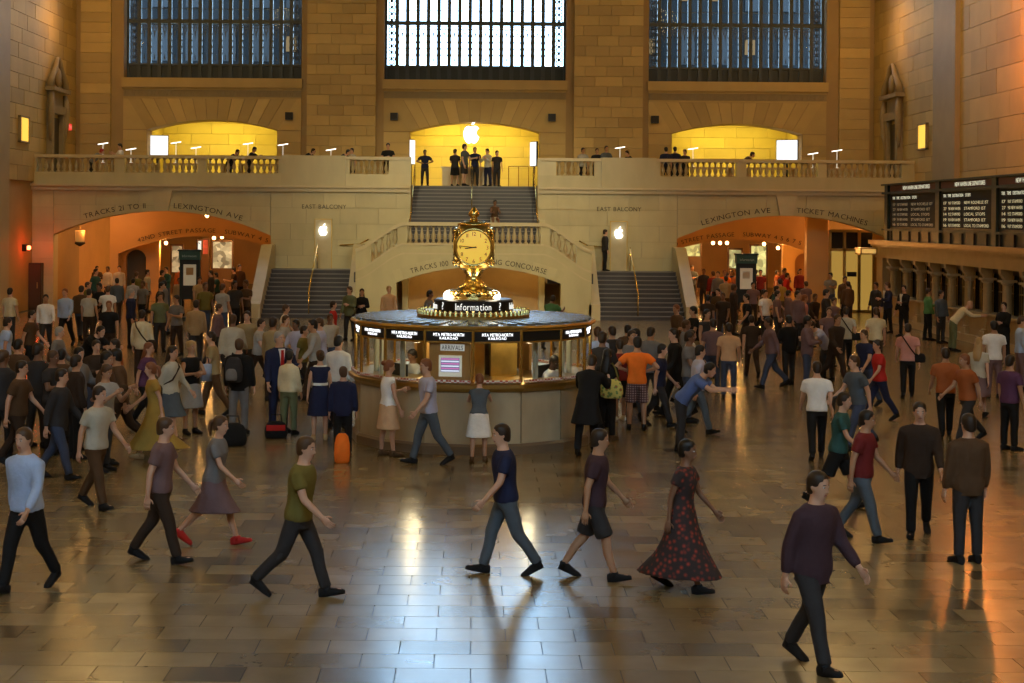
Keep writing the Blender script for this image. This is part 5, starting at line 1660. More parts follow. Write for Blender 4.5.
HAIRC = {'black': (0.010, 0.008, 0.007), 'dark': (0.025, 0.014, 0.008), 'brown': (0.07, 0.035, 0.015), 'blond': (0.36, 0.22, 0.08), 'grey': (0.32, 0.31, 0.29), 'auburn': (0.20, 0.07, 0.025), 'red': (0.35, 0.02, 0.02)}
def cloth(c):
    if c in ('plaid', 'print'):
        return PATTERN[c]
    return mat('cloth_' + c, CLOTH[c], 0.85, spec=0.2, vary=0.18, vscale=9, bump=0.35, bscale=22)
def pattern(name, kind):
    m = bpy.data.materials.new(name); m.use_nodes = True
    nt = m.node_tree; b = nt.nodes['Principled BSDF']; b.inputs['Roughness'].default_value = 0.85
    tc = nt.nodes.new('ShaderNodeTexCoord')
    if kind == 'plaid':
        w1 = nt.nodes.new('ShaderNodeTexWave'); w1.bands_direction = 'X'; w1.inputs['Scale'].default_value = 7
        w2 = nt.nodes.new('ShaderNodeTexWave'); w2.bands_direction = 'Z'; w2.inputs['Scale'].default_value = 7
        for w in (w1, w2): nt.links.new(tc.outputs['Object'], w.inputs['Vector'])
        ad = nt.nodes.new('ShaderNodeMath'); ad.operation = 'MULTIPLY'
        nt.links.new(w1.outputs[1], ad.inputs[0]); nt.links.new(w2.outputs[1], ad.inputs[1])
        f = ad.outputs[0]; stops = ((0, (0.07, 0.03, 0.035)), (0.35, (0.20, 0.09, 0.08)), (0.8, (0.42, 0.33, 0.30)))
    else:
        v = nt.nodes.new('ShaderNodeTexVoronoi'); v.inputs['Scale'].default_value = 16
        nt.links.new(tc.outputs['Object'], v.inputs['Vector'])
        f = v.outputs['Distance']; stops = ((0, (0.5, 0.06, 0.03)), (0.28, (0.16, 0.03, 0.02)), (0.5, (0.03, 0.02, 0.02)))
    r = nt.nodes.new('ShaderNodeValToRGB')
    r.color_ramp.elements[0].position = stops[0][0]; r.color_ramp.elements[0].color = (*stops[0][1], 1)
    r.color_ramp.elements[1].position = stops[2][0]; r.color_ramp.elements[1].color = (*stops[2][1], 1)
    e = r.color_ramp.elements.new(stops[1][0]); e.color = (*stops[1][1], 1)
    nt.links.new(f, r.inputs[0]); nt.links.new(r.outputs[0], b.inputs['Base Color'])
    return m
PATTERN = {'plaid': pattern('plaid_cloth', 'plaid'), 'print': pattern('red_print_cloth', 'print')}

def dress_part(name, me, m, parent):
    o = place(name, me, parent)
    o.material_slots[0].link = 'OBJECT'
    o.material_slots[0].material = m
    return o

PEOPLE = []
NAMES = {'tee': 'shirt', 'tank': 'top', 'shirt': 'shirt', 'jacket': 'jacket', 'coat': 'coat', 'trousers': 'trousers', 'shorts': 'shorts', 'skirt': 'skirt', 'longskirt': 'skirt', 'dress': 'dress', 'gown': 'dress'}
def person(label, px=None, head=None, h=1.74, pose='stand', face=0, top=('shirt', 'grey'), bot=('trousers', 'charcoal'), hair=('short', 'dark'), skin=0, sex='m', shoes='black', z0=0.0, Y=None, feet=None, X=None, group=None, fixed=False):
    """head = pixel row of the top of the head, feet = pixel row of the feet, or an explicit depth Y"""
    if Y is None:
        if feet is not None:
            v = (feet - CY) - ROLL * (px - CX); Y = (EYE - z0) * F / v
        else:
            Y = head_depth(px, head, z0 + h)
    if X is None:
        X = P(px, head if head is not None else feet - 60, Y).x
    rec = dict(label=label, X=X, Y=Y, z=z0, h=h, pose=pose, face=face, top=top, bot=bot, hair=hair, skin=skin, sex=sex, shoes=shoes, group=group, fixed=fixed)
    PEOPLE.append(rec)
    return rec

def make_person(r):
    pose, sex = r['pose'], r['sex']
    o = place('person', body_mesh(pose, sex), None, (r['X'], r['Y'], r['z']), (0, 0, rad(r['face'])))
    k = r['h'] / 1.755
    o.scale = (k, k, k)
    tag(o, r['label'], 'person', r['group'])
    o.material_slots[0].link = 'OBJECT'; o.material_slots[0].material = SKINS[r['skin']]
    if r['top']: dress_part(NAMES[r['top'][0]], garment(pose, sex, r['top'][0]), cloth(r['top'][1]), o)
    if r['bot']: dress_part(NAMES[r['bot'][0]], garment(pose, sex, r['bot'][0]), cloth(r['bot'][1]), o)
    if r['hair']: dress_part('hair' if r['hair'][0] != 'cap' else 'cap', garment(pose, sex, 'hair_' + r['hair'][0]), mat('hair_' + r['hair'][1], HAIRC[r['hair'][1]], 0.5), o)
    if r['shoes']:
        for q in 'lr':
            dress_part('shoe', garment(pose, sex, 'shoe_' + q), cloth(r['shoes']), o)
    r['obj'] = o
    return o
# ------------------------------------------------------------------ who stands where
p = person
# --- group left of the booth
p('person in dark suit and red tie with silver hair, talking, left of the booth', 279, feet=432, h=1.86, pose='talk', face=28, top=('jacket', 'navy'), bot=('trousers', 'navy'), hair=('short', 'grey'), fixed=True)
p('person in cream jacket and moss green trousers facing the red-tie person', 289, feet=434.5, h=1.54, pose='stand', face=165, top=('shirt', 'cream'), bot=('trousers', 'moss'), hair=('short', 'black'), sex='f', skin=1, fixed=True)
p('person in sleeveless navy dress with white trim and pale shoes', 320, feet=440, h=1.60, pose='stand', face=190, top=('dress', 'navy'), bot=None, hair=('bun', 'brown'), sex='f', shoes='tan', fixed=True)
p('person in white shirt with black hair behind the navy dress', 338, feet=428, h=1.74, pose='idle', face=160, top=('shirt', 'white'), bot=('trousers', 'charcoal'), hair=('short', 'black'), fixed=True)
p('person in loose navy sweater seen from behind above the orange bag', 343, feet=457, h=1.50, pose='stand', face=185, top=('jacket', 'navy'), bot=('trousers', 'black'), hair=('short', 'brown'), fixed=True)
p('person in black suit carrying a dark backpack, seen from behind', 239, feet=434, h=1.74, pose='stand', face=175, top=('jacket', 'black'), bot=('trousers', 'grey'), hair=('short', 'brown'), fixed=True)
p('person in pale lavender shirt and grey trousers walking past the booth front', 429, feet=464, h=1.74, pose='walk', face=-70, top=('tee', 'lavender'), bot=('trousers', 'slate'), hair=('short', 'auburn'), fixed=True)
p('person with red-blond hair in white vest at the left front of the booth', 388, feet=456, h=1.60, pose='idle', face=120, top=('tank', 'white'), bot=('skirt', 'peach'), hair=('bun', 'auburn'), sex='f', shoes='brown', fixed=True)
p('person in dark top and white skirt standing at the booth front', 479, feet=462, h=1.46, pose='counter', face=178, top=('tank', 'slate'), bot=('skirt', 'white'), hair=('short', 'auburn'), sex='f', shoes='brown', fixed=True)
# --- group right of the booth
p('person in long black coat leaning on the booth counter at the right', X=1.93, Y=25.95, h=1.72, pose='counter', face=160, top=('coat', 'black'), bot=('trousers', 'black'), hair=('short', 'dark'), fixed=True)
p('person in black clothes carrying the flowered yellow bag', X=2.42, Y=27.75, h=1.64, pose='stand', face=150, top=('tee', 'black'), bot=('trousers', 'black'), hair=('long', 'black'), sex='f', shoes='brown', fixed=True)
p('person in dark red top between the flowered bag and orange shirt', 620, feet=421, h=1.60, pose='idle', face=200, top=('tee', 'darkred'), bot=('shorts', 'black'), hair=('short', 'dark'), skin=1, sex='f', shoes='white', fixed=True)
p('person in bright orange shirt and plaid shorts with hands on hips', 637, feet=430, h=1.76, pose='hips', face=172, top=('tee', 'orange'), bot=('shorts', 'plaid'), hair=('short', 'black'), skin=1, fixed=True)
p('person in light blue shirt behind the right edge of the booth', 598, head=327, h=1.75, pose='idle', face=200, top=('shirt', 'lightblue'), bot=('trousers', 'charcoal'), hair=('short', 'brown'), fixed=True)
p('person with short dark hair between the booth and the orange shirt, farther back', 612, feet=409, h=1.66, pose='stand', face=210, top=('tee', 'charcoal'), bot=('trousers', 'denim'), hair=('short', 'dark'), skin=1)
p('person in blue-violet shirt bending forward right of the orange shirt', 681, feet=452, h=1.74, pose='bend', face=70, top=('tee', 'blue'), bot=('trousers', 'charcoal'), hair=('short', 'black'), fixed=True)
p('person in pale lilac shirt walking behind the blue-violet bending one', 697, feet=430, h=1.68, pose='walk', face=90, top=('shirt', 'lavender'), bot=('trousers', 'slate'), hair=('short', 'black'))
# --- staff inside the booth
p('booth clerk in white shirt and dark tie behind the right glass', X=1.28, Y=27.25, h=1.60, z0=0.03, pose='counter', face=35, top=('shirt', 'white'), bot=('trousers', 'black'), hair=('short', 'black'), skin=3, fixed=True)
p('booth clerk in grey shirt sitting behind the left glass', X=-1.05, Y=27.55, h=1.60, z0=0.03, pose='phone', face=-50, top=('shirt', 'lightgrey'), bot=('trousers', 'black'), hair=('short', 'black'), skin=2, fixed=True)
# --- close in front
p('person in blue shirt and black trousers striding at the far left front', 27, feet=590, h=1.77, pose='walk', face=-25, top=('shirt', 'lightblue'), bot=('trousers', 'black'), hair=('short', 'brown'), fixed=True)
p('tall person in dark plum jacket nearest the camera on the right', 812, feet=668, h=1.80, pose='walk', face=35, top=('jacket', 'plum'), bot=('trousers', 'charcoal'), hair=('short', 'dark'), fixed=True)
p('person in red and black printed dress hurrying right of the middle front', 682, feet=590, h=1.66, pose='walk', face=60, top=('gown', 'print'), bot=None, hair=('short', 'black'), sex='f', skin=2, shoes='black', fixed=True)
p('person in off-white shirt walking away, alone in the right open floor', 817, feet=459, h=1.66, pose='walk', face=172, top=('tee', 'white'), bot=('trousers', 'black'), hair=('short', 'dark'), fixed=True)
p('person in olive yellow shirt and dark trousers left of the front floor reflection', 298, feet=597, h=1.74, pose='stride', face=75, top=('tee', 'olive'), bot=('trousers', 'charcoal'), hair=('short', 'brown'), fixed=True)
p('person in navy top and dark trousers in the middle front', 506, feet=574, h=1.72, pose='walk', face=-80, top=('tee', 'navy'), bot=('trousers', 'slate'), hair=('short', 'dark'), fixed=True)
p('person in plum shirt and dark shorts right of the navy front walker', 594, feet=579, h=1.70, pose='walk', face=80, top=('tee', 'plum'), bot=('shorts', 'charcoal'), hair=('short', 'dark'), skin=1, fixed=True)
p('person in mauve shirt and brown trousers walking in the left front', 160, feet=562, h=1.70, pose='walk', face=85, top=('tee', 'mauve'), bot=('trousers', 'darkbrown'), hair=('short', 'brown'), fixed=True)
p('person in pink skirt and grey top crossing the left front', 214, feet=545, h=1.62, pose='stride', face=80, top=('tee', 'grey'), bot=('skirt', 'mauve'), hair=('tail', 'brown'), sex='f', shoes='red', fixed=True)
p('person in dark brown jacket and black trousers, right front floor', 919, feet=536, h=1.74, pose='walk', face=-15, top=('jacket', 'darkbrown'), bot=('trousers', 'black'), hair=('short', 'dark'), fixed=True)
p('person in brown jacket and charcoal trousers near the right edge front', 968, feet=563, h=1.74, pose='stand', face=190, top=('jacket', 'brown'), bot=('trousers', 'charcoal'), hair=('short', 'dark'), fixed=True)
p('person in dark red top with slate trousers, right of the plum jacket', 862, feet=540, h=1.66, pose='walk', face=60, top=('tee', 'darkred'), bot=('trousers', 'slate'), hair=('short', 'black'), skin=1, fixed=True)
p('person in grey-brown shirt walking below the gold dress at the left', 96, feet=508, h=1.70, pose='walk', face=60, top=('tee', 'offwhite'), bot=('trousers', 'brown'), hair=('short', 'dark'), fixed=True)
p('person in blue-grey jeans and pale blue top on the right floor', 858, feet=450, h=1.70, pose='stride', face=-70, top=('tee', 'slate'), bot=('trousers', 'denim'), hair=('short', 'brown'), fixed=True)
p('person in dark shorts and teal top behind the plum jacket', 838, feet=508, h=1.66, pose='stride', face=70, top=('tee', 'teal'), bot=('shorts', 'black'), hair=('tail', 'dark'), sex='f', fixed=True)
# --- left middle
p('person in beige blouse with a strap, slate skirt and bare legs', 170, feet=441, h=1.72, pose='walk', face=60, top=('shirt', 'offwhite'), bot=('skirt', 'slate'), hair=('long', 'dark'), sex='f', shoes='brown', fixed=True)
p('person in purple top behind the beige blouse', 146, feet=428, h=1.64, pose='walk', face=70, top=('tee', 'purple'), bot=('trousers', 'black'), hair=('long', 'auburn'), sex='f')
p('person with blond headband hair and folded arms beside the backpack', 191, feet=434, h=1.70, pose='fold', face=40, top=('tank', 'black'), bot=('skirt', 'lightgrey'), hair=('bun', 'blond'), sex='f', skin=1)
p('person in swirling gold dress striding at the left', 148, feet=458, h=1.62, pose='stride', face=-70, top=('gown', 'gold'), bot=None, hair=('tail', 'auburn'), sex='f', shoes='tan')
p('person in pale grey top lifting something, left of the gold dress', 104, feet=462, h=1.66, pose='phone', face=60, top=('tee', 'lightgrey'), bot=('trousers', 'charcoal'), hair=('short', 'brown'), skin=1)
p('person in grey jacket and dark trousers near the left edge', 58, feet=470, h=1.70, pose='walk', face=80, top=('jacket', 'charcoal'), bot=('trousers', 'denim'), hair=('short', 'dark'))
p('person in amber brown shirt at the left edge above the blue-shirted strider', 18, feet=462, h=1.72, pose='walk', face=80, top=('tee', 'brown'), bot=('trousers', 'darkbrown'), hair=('short', 'dark'))
p('person in pale blue shirt and yellow trousers at the left edge', 5, head=316, h=1.70, pose='walk', face=120, top=('tee', 'lightblue'), bot=('trousers', 'khaki'), hair=('short', 'dark'))
p('person in white shirt with red face near the left wall', 46, head=293, h=1.70, pose='walk', face=10, top=('shirt', 'white'), bot=('trousers', 'charcoal'), hair=('short', 'dark'), skin=1)
p('person in light blue shirt and black trousers near the left arch', 66, head=287, h=1.78, pose='walk', face=-10, top=('shirt', 'lightblue'), bot=('trousers', 'black'), hair=('short', 'auburn'))
p('person in off-white shirt third from the left wall', 89, head=289, h=1.70, pose='stand', face=170, top=('tee', 'offwhite'), bot=('trousers', 'darkbrown'), hair=('short', 'dark'))
p('person in white shirt fourth from the left wall', 108, head=286, h=1.72, pose='idle', face=200, top=('tee', 'white'), bot=('trousers', 'charcoal'), hair=('short', 'brown'))
p('person in black top with red face before the white shirts at left', 109, head=301, h=1.70, pose='stand', face=0, top=('tee', 'black'), bot=('trousers', 'darkbrown'), hair=('short', 'auburn'), skin=1)
p('person in cream jacket with a dark shoulder strap', 142, head=310, h=1.72, pose='stand', face=170, top=('jacket', 'cream'), bot=('trousers', 'darkbrown'), hair=('short', 'dark'))
p('person in pale yellow shirt at the left edge by the cabinet', 10, head=288, h=1.74, pose='stand', face=160, top=('tee', 'cream'), bot=('trousers', 'charcoal'), hair=('short', 'dark'))
p('person in grey coat before the white-shirted person at left', 57, head=325, h=1.68, pose='walk', face=90, top=('jacket', 'grey'), bot=('trousers', 'charcoal'), hair=('short', 'grey'))
p('person in black jacket leaning forward at left', 84, head=316, h=1.76, pose='bend', face=60, top=('jacket', 'black'), bot=('trousers', 'black'), hair=('short', 'black'))
p('person in moss green shirt left of the poster kiosk', 160, head=293, h=1.72, pose='stand', face=20, top=('tee', 'moss'), bot=('trousers', 'charcoal'), hair=('short', 'dark'), skin=1)
p('person in grey-green shirt just left of the kiosk post', 177, head=295, h=1.72, pose='idle', face=-30, top=('tee', 'grey'), bot=('trousers', 'darkbrown'), hair=('short', 'dark'), skin=1)
p('person in tan jacket below the left poster kiosk', 196, head=301, h=1.72, pose='stand', face=180, top=('jacket', 'tan'), bot=('trousers', 'charcoal'), hair=('short', 'dark'))
p('person in brown-grey jacket right of the tan jacket', 217, head=302, h=1.70, pose='walk', face=90, top=('jacket', 'mauve'), bot=('trousers', 'charcoal'), hair=('short', 'brown'))
p('person in white top at the foot of the left stairs', 284, head=303, h=1.66, pose='walk', face=90, top=('tee', 'white'), bot=('trousers', 'khaki'), hair=('short', 'brown'), sex='f')
p('person in pale grey shirt just left of the booth, farther back', 322, head=318, h=1.72, pose='walk', face=-80, top=('tee', 'lavender'), bot=('trousers', 'lightgrey'), hair=('short', 'brown'))
p('person in grey jacket left of the low arch', 350, head=286, h=1.74, pose='idle', face=-30, top=('jacket', 'moss'), bot=('trousers', 'charcoal'), hair=('short', 'brown'))
p('person in black jacket with long dark hair left of the low arch', 362, head=289, h=1.64, pose='fold', face=0, top=('jacket', 'black'), bot=('trousers', 'black'), hair=('long', 'dark'), sex='f')
p('person in pale pink shirt before the left jamb of the low arch', 389, head=286, h=1.72, pose='stand', face=10, top=('shirt', 'peach'), bot=('trousers', 'khaki'), hair=('short', 'blond'))
p('person in grey shirt seen above the booth roof at left', 428, head=289, h=1.78, pose='walk', face=80, top=('tee', 'grey'), bot=('trousers', 'charcoal'), hair=('short', 'black'), skin=2)
p('person in green top seen above the booth roof at right', 549, head=294, h=1.68, pose='counter', face=150, top=('tee', 'green'), bot=('trousers', 'charcoal'), hair=('short', 'dark'), skin=2)
p('person in olive yellow top in front of the left stairs', 302, head=325, h=1.60, pose='walk', face=80, top=('tee', 'olive'), bot=('trousers', 'charcoal'), hair=('short', 'dark'), sex='f')
p('person in white top walking before the left stairs', 258, head=316, h=1.66, pose='stride', face=80, top=('tee', 'lightgrey'), bot=('trousers', 'darkbrown'), hair=('short', 'dark'))
p('person in red top on the left, beside the stair foot', 333, head=301, h=1.62, pose='stand', face=90, top=('tee', 'red'), bot=('trousers', 'charcoal'), hair=('short', 'dark'), sex='f')
p('person in dark blue jacket under the left arch', 131, head=289, h=1.76, pose='stand', face=90, top=('jacket', 'navy'), bot=('trousers', 'black'), hair=('short', 'grey'))
p('person in tan shirt and brown trousers left of the backpack carrier', 214, head=330, h=1.70, pose='walk', face=-80, top=('tee', 'khaki'), bot=('trousers', 'brown'), hair=('short', 'dark'))
p('person in dark rust shirt behind the grey coat at left', 30, head=309, h=1.68, pose='walk', face=80, top=('tee', 'brown'), bot=('trousers', 'black'), hair=('short', 'dark'))
p('person in rust top left of the purple top', 118, head=337, h=1.64, pose='walk', face=-80, top=('tee', 'rust'), bot=('trousers', 'darkbrown'), hair=('short', 'dark'))
p('person in dark brown jacket above the pale grey top', 76, head=354, h=1.70, pose='stand', face=120, top=('jacket', 'darkbrown'), bot=('trousers', 'black'), hair=('short', 'dark'))
# --- right middle
p('person in black shirt facing left by the right stairs', 694, head=307, h=1.76, pose='idle', face=-70, top=('tee', 'black'), bot=('trousers', 'khaki'), hair=('short', 'black'), skin=1)
p('person in black top with bare arms right of the black shirt', 707, head=309, h=1.72, pose='stand', face=30, top=('tank', 'charcoal'), bot=('trousers', 'denim'), hair=('short', 'black'), skin=1)
p('person in mauve backpack harness before the bare-armed person', 713, head=319, h=1.68, pose='stand', face=180, top=('tee', 'mauve'), bot=('trousers', 'denim'), hair=('short', 'dark'), skin=1)
p('person in peach shirt and blue jeans beside the golden floor reflection', 729, head=323, h=1.68, pose='stand', face=170, top=('tee', 'peach'), bot=('trousers', 'denim'), hair=('short', 'dark'), skin=1)
p('person in off-white shirt left of the peach shirt', 689, head=328, h=1.66, pose='walk', face=80, top=('tee', 'offwhite'), bot=('trousers', 'grey'), hair=('short', 'dark'))
p('person in dark jacket at the foot of the right stairs', 678, head=303, h=1.74, pose='walk', face=-60, top=('jacket', 'brown'), bot=('trousers', 'darkbrown'), hair=('short', 'auburn'), skin=1)
p('person in bright orange top beneath the right arch', 722, Y=66.2, h=1.82, pose='stand', face=0, top=('tee', 'orange'), bot=('trousers', 'charcoal'), hair=('short', 'auburn'), head=257, skin=1)
p('person in rust shirt right of the orange top beneath the right arch', 731, Y=66.8, h=1.80, pose='idle', face=0, top=('tee', 'rust'), bot=('trousers', 'charcoal'), hair=('short', 'brown'), head=258, skin=1)
p('person in tan shirt left of the right kiosk', 726, head=276, h=1.74, pose='stand', face=170, top=('tee', 'tan'), bot=('trousers', 'brown'), hair=('short', 'dark'))
p('person in red jacket right of the right kiosk', 786, head=272, h=1.72, pose='walk', face=80, top=('jacket', 'red'), bot=('trousers', 'black'), hair=('short', 'dark'))
p('person in gold shirt before the red jacket', 780, head=279, h=1.70, pose='stand', face=180, top=('tee', 'gold'), bot=('trousers', 'brown'), hair=('short', 'dark'))
p('person in green shirt in the right crowd', 775, head=285, h=1.70, pose='walk', face=80, top=('tee', 'teal'), bot=('trousers', 'black'), hair=('short', 'dark'))
p('person in white shirt left of the green shirt in the right crowd', 765, head=290, h=1.68, pose='idle', face=30, top=('tee', 'white'), bot=('trousers', 'charcoal'), hair=('short', 'black'))
p('person in dusty pink shirt in the right crowd', 803, head=294, h=1.70, pose='walk', face=80, top=('tee', 'pink'), bot=('trousers', 'charcoal'), hair=('short', 'auburn'), skin=1)
p('person in cream shirt with a strap near the glazed doors', 846, head=306, h=1.72, pose='walk', face=170, top=('tee', 'offwhite'), bot=('trousers', 'black'), hair=('short', 'dark'))
p('person in lavender shirt left of the cream strap shirt', 828, head=314, h=1.68, pose='bend', face=-70, top=('tee', 'lavender'), bot=('trousers', 'charcoal'), hair=('short', 'dark'))
p('person in brown jacket standing by the glazed doors', 845, Y=60.5, head=277, h=1.78, pose='stand', face=0, top=('jacket', 'brown'), bot=('trousers', 'black'), hair=('short', 'dark'), skin=1)
p('person in dark jacket at the first ticket column', 876, Y=56.2, head=288, h=1.72, pose='stand', face=-60, top=('jacket', 'charcoal'), bot=('trousers', 'black'), hair=('short', 'black'), skin=1)
p('tall person in dark suit with pale lapel near the ticket office', 888, Y=54.6, head=285, h=1.80, pose='idle', face=-80, top=('jacket', 'navy'), bot=('trousers', 'black'), hair=('short', 'brown'))
p('person in black suit with white collar before the ticket columns', 904, Y=53.0, head=290, h=1.76, pose='talk', face=-60, top=('jacket', 'black'), bot=('trousers', 'black'), hair=('short', 'dark'))
p('person in green shirt at the ticket counter', 928, Y=51.4, head=290, h=1.74, pose='idle', face=90, top=('shirt', 'green'), bot=('trousers', 'black'), hair=('short', 'dark'), skin=1)
p('person in blue-grey shirt right of the green shirt at the ticket counter', 941, Y=50.2, head=293, h=1.72, pose='stand', face=30, top=('shirt', 'slate'), bot=('trousers', 'charcoal'), hair=('short', 'black'), skin=1)
p('person in cream shirt leaning on the ticket counter', 953, Y=47.2, head=310, h=1.74, pose='bend', face=80, top=('shirt', 'cream'), bot=('trousers', 'moss'), hair=None)
p('person in black jacket with ruddy face at the ticket windows', 1004, Y=43.6, head=303, h=1.70, pose='talk', face=-60, top=('jacket', 'black'), bot=('trousers', 'black'), hair=('short', 'dark'))
p('person in white t-shirt and plum trousers seen from behind, right edge', 994, head=321, h=1.74, pose='stand', face=175, top=('tee', 'white'), bot=('trousers', 'mauve'), hair=('short', 'black'), skin=1)
p('person with long blond hair in white top at the right', 978, head=336, h=1.66, pose='walk', face=150, top=('tee', 'offwhite'), bot=('skirt', 'mauve'), hair=('long', 'blond'), sex='f')
p('person in pale blue shirt cut by the right edge', 1021, head=316, h=1.76, pose='idle', face=80, top=('shirt', 'lightblue'), bot=('trousers', 'mauve'), hair=('short', 'brown'))
p('person in pink shirt with a diagonal strap and black trousers', 908, head=322, h=1.70, pose='walk', face=165, top=('tee', 'pink'), bot=('trousers', 'black'), hair=('short', 'dark'), fixed=True)
p('person in bright red top left of the pink strap shirt', 880, head=338, h=1.64, pose='walk', face=-80, top=('tee', 'red'), bot=('trousers', 'navy'), hair=('short', 'dark'), sex='f')
p('person in navy shirt beside the bright red top', 866, head=328, h=1.68, pose='walk', face=-60, top=('tee', 'navy'), bot=('trousers', 'denim'), hair=('short', 'brown'))
p('person in red-orange top and black trousers, left of the two at right', 946, head=346, h=1.68, pose='walk', face=170, top=('tee', 'rust'), bot=('trousers', 'black'), hair=('short', 'dark'), skin=1, fixed=True)
p('person in orange top and charcoal trousers, right of the two', 966, head=349, h=1.66, pose='stride', face=-70, top=('tee', 'rust'), bot=('trousers', 'charcoal'), hair=('short', 'auburn'), skin=1)
p('person in cream shirt behind the navy and red tops', 876, head=307, h=1.72, pose='stand', face=180, top=('tee', 'cream'), bot=('trousers', 'darkbrown'), hair=('short', 'brown'))
p('person in purple top near the right edge', 1010, head=352, h=1.66, pose='stand', face=120, top=('tee', 'purple'), bot=('trousers', 'black'), hair=('short', 'dark'), skin=1)
p('person in dark blue top and jeans left of the peach shirt', 664, head=342, h=1.62, pose='walk', face=80, top=('tee', 'navy'), bot=('trousers', 'charcoal'), hair=('short', 'black'))
# --- on the stairs
p('blurred dark person climbing the right lower flight', X=5.45, Y=63.95, z0=1.8, h=1.72, pose='stand', face=90, top=('jacket', 'charcoal'), bot=('trousers', 'black'), hair=('short', 'dark'), fixed=True)
p('person in pale skirt and brown top sitting on the upper flight', X=0.85, Y=64.16, z0=2.8 + 2.55 / 16 * 4, h=1.60, pose='sit', face=10, top=('tank', 'brown'), bot=('skirt', 'offwhite'), hair=('short', 'black'), sex='f', skin=2, shoes=None, fixed=True)
# --- up on the balcony
ZBF = ZB
def bal(label, px, Y, h=1.72, pose='stand', **k):
    p(label, px, head=150, Y=Y, z0=ZBF, h=h, pose=pose, fixed=True, **k)
bal('balcony person in red cap bending over a table at far left', 91, 66.2, 1.66, 'bend', face=120, top=('tee', 'grey'), hair=('cap', 'red'))
bal('balcony person in white shirt reading at far left', 121, 66.3, 1.70, 'phone', face=-60, top=('tee', 'white'), hair=('short', 'dark'))
bal('balcony person in black, left of the pair in the left alcove', 229, 66.4, 1.66, 'bend', face=60, top=('tee', 'black'), hair=('short', 'black'))
bal('balcony person in black, right of the pair in the left alcove', 249, 65.7, 1.62, 'counter', face=70, top=('tee', 'black'), hair=('short', 'black'))
bal('balcony person in black bending right of the left alcove', 303, 66.0, 1.72, 'bend', face=70, top=('tee', 'black'), hair=('short', 'dark'))
bal('balcony person bending left of the dark polo shirt', 338, 65.6, 1.66, 'bend', face=70, top=('tee', 'charcoal'), hair=('short', 'black'))
bal('balcony person in pale top beside the bending one', 352, 66.5, 1.58, 'stand', face=-40, top=('tee', 'offwhite'), hair=('short', 'black'))
bal('balcony person in black polo with folded arms', 388, 65.6, 1.76, 'fold', face=0, top=('tee', 'black'), hair=('short', 'black'))
bal('balcony person in blue shirt with arms away, top of the stairs', 425, 67.9, 1.60, 'hips', face=5, top=('tee', 'navy'), hair=('short', 'black'), skin=2)
bal('balcony person in dark shorts, leftmost at the sales counter', 455, 68.3, 1.66, 'idle', face=160, top=('tee', 'charcoal'), bot=('shorts', 'black'), hair=('short', 'dark'), skin=1)
bal('tall balcony person in grey-blue shirt at the sales counter', 464.5, 67.75, 1.86, 'talk', face=60, top=('tee', 'slate'), bot=('shorts', 'charcoal'), hair=('short', 'dark'))
bal('balcony person in navy shirt facing out from the sales counter', 475, 68.2, 1.74, 'stand', face=0, top=('tee', 'navy'), bot=('trousers', 'charcoal'), hair=('short', 'black'))
bal('balcony person in white shirt and dark apron, right of the counter group', 488, 67.75, 1.66, 'phone', face=-40, top=('shirt', 'offwhite'), bot=('trousers', 'navy'), hair=('short', 'dark'))
bal('balcony person in black shirt at the right end of the counter group', 497, 68.35, 1.60, 'stand', face=20, top=('tee', 'charcoal'), hair=('short', 'dark'))
bal('balcony person in pale shirt right of the upper stairs', 583, 66.2, 1.66, 'stand', face=20, top=('tee', 'lightgrey'), hair=('short', 'dark'), skin=1)
bal('balcony person in black at left of the pair right of the stairs', 597, 66.2, 1.64, 'stand', face=0, top=('tee', 'black'), hair=('short', 'black'), skin=1)
bal('balcony person in slate shirt at right of the pair', 606, 65.5, 1.72, 'idle', face=30, top=('tee', 'slate'), hair=('short', 'dark'), skin=1)
bal('balcony person stooping beside the right solid parapet panel', 632, 66.2, 1.60, 'counter', face=-60, top=('tee', 'black'), hair=('short', 'black'))
bal('balcony person in navy, leftmost of three before the right alcove', 666, 65.8, 1.70, 'stand', face=180, top=('tee', 'navy'), hair=('short', 'black'))
bal('balcony person in navy, middle of three before the right alcove', 675, 66.3, 1.74, 'stand', face=170, top=('tee', 'navy'), hair=('short', 'black'))
bal('balcony person in grey, rightmost of three before the right alcove', 685, 65.6, 1.60, 'idle', face=-30, top=('tee', 'charcoal'), hair=('short', 'dark'))
bal('balcony person bending over in front of the right alcove', 741, 66.1, 1.72, 'bend', face=80, top=('tee', 'brown'), hair=('short', 'dark'))

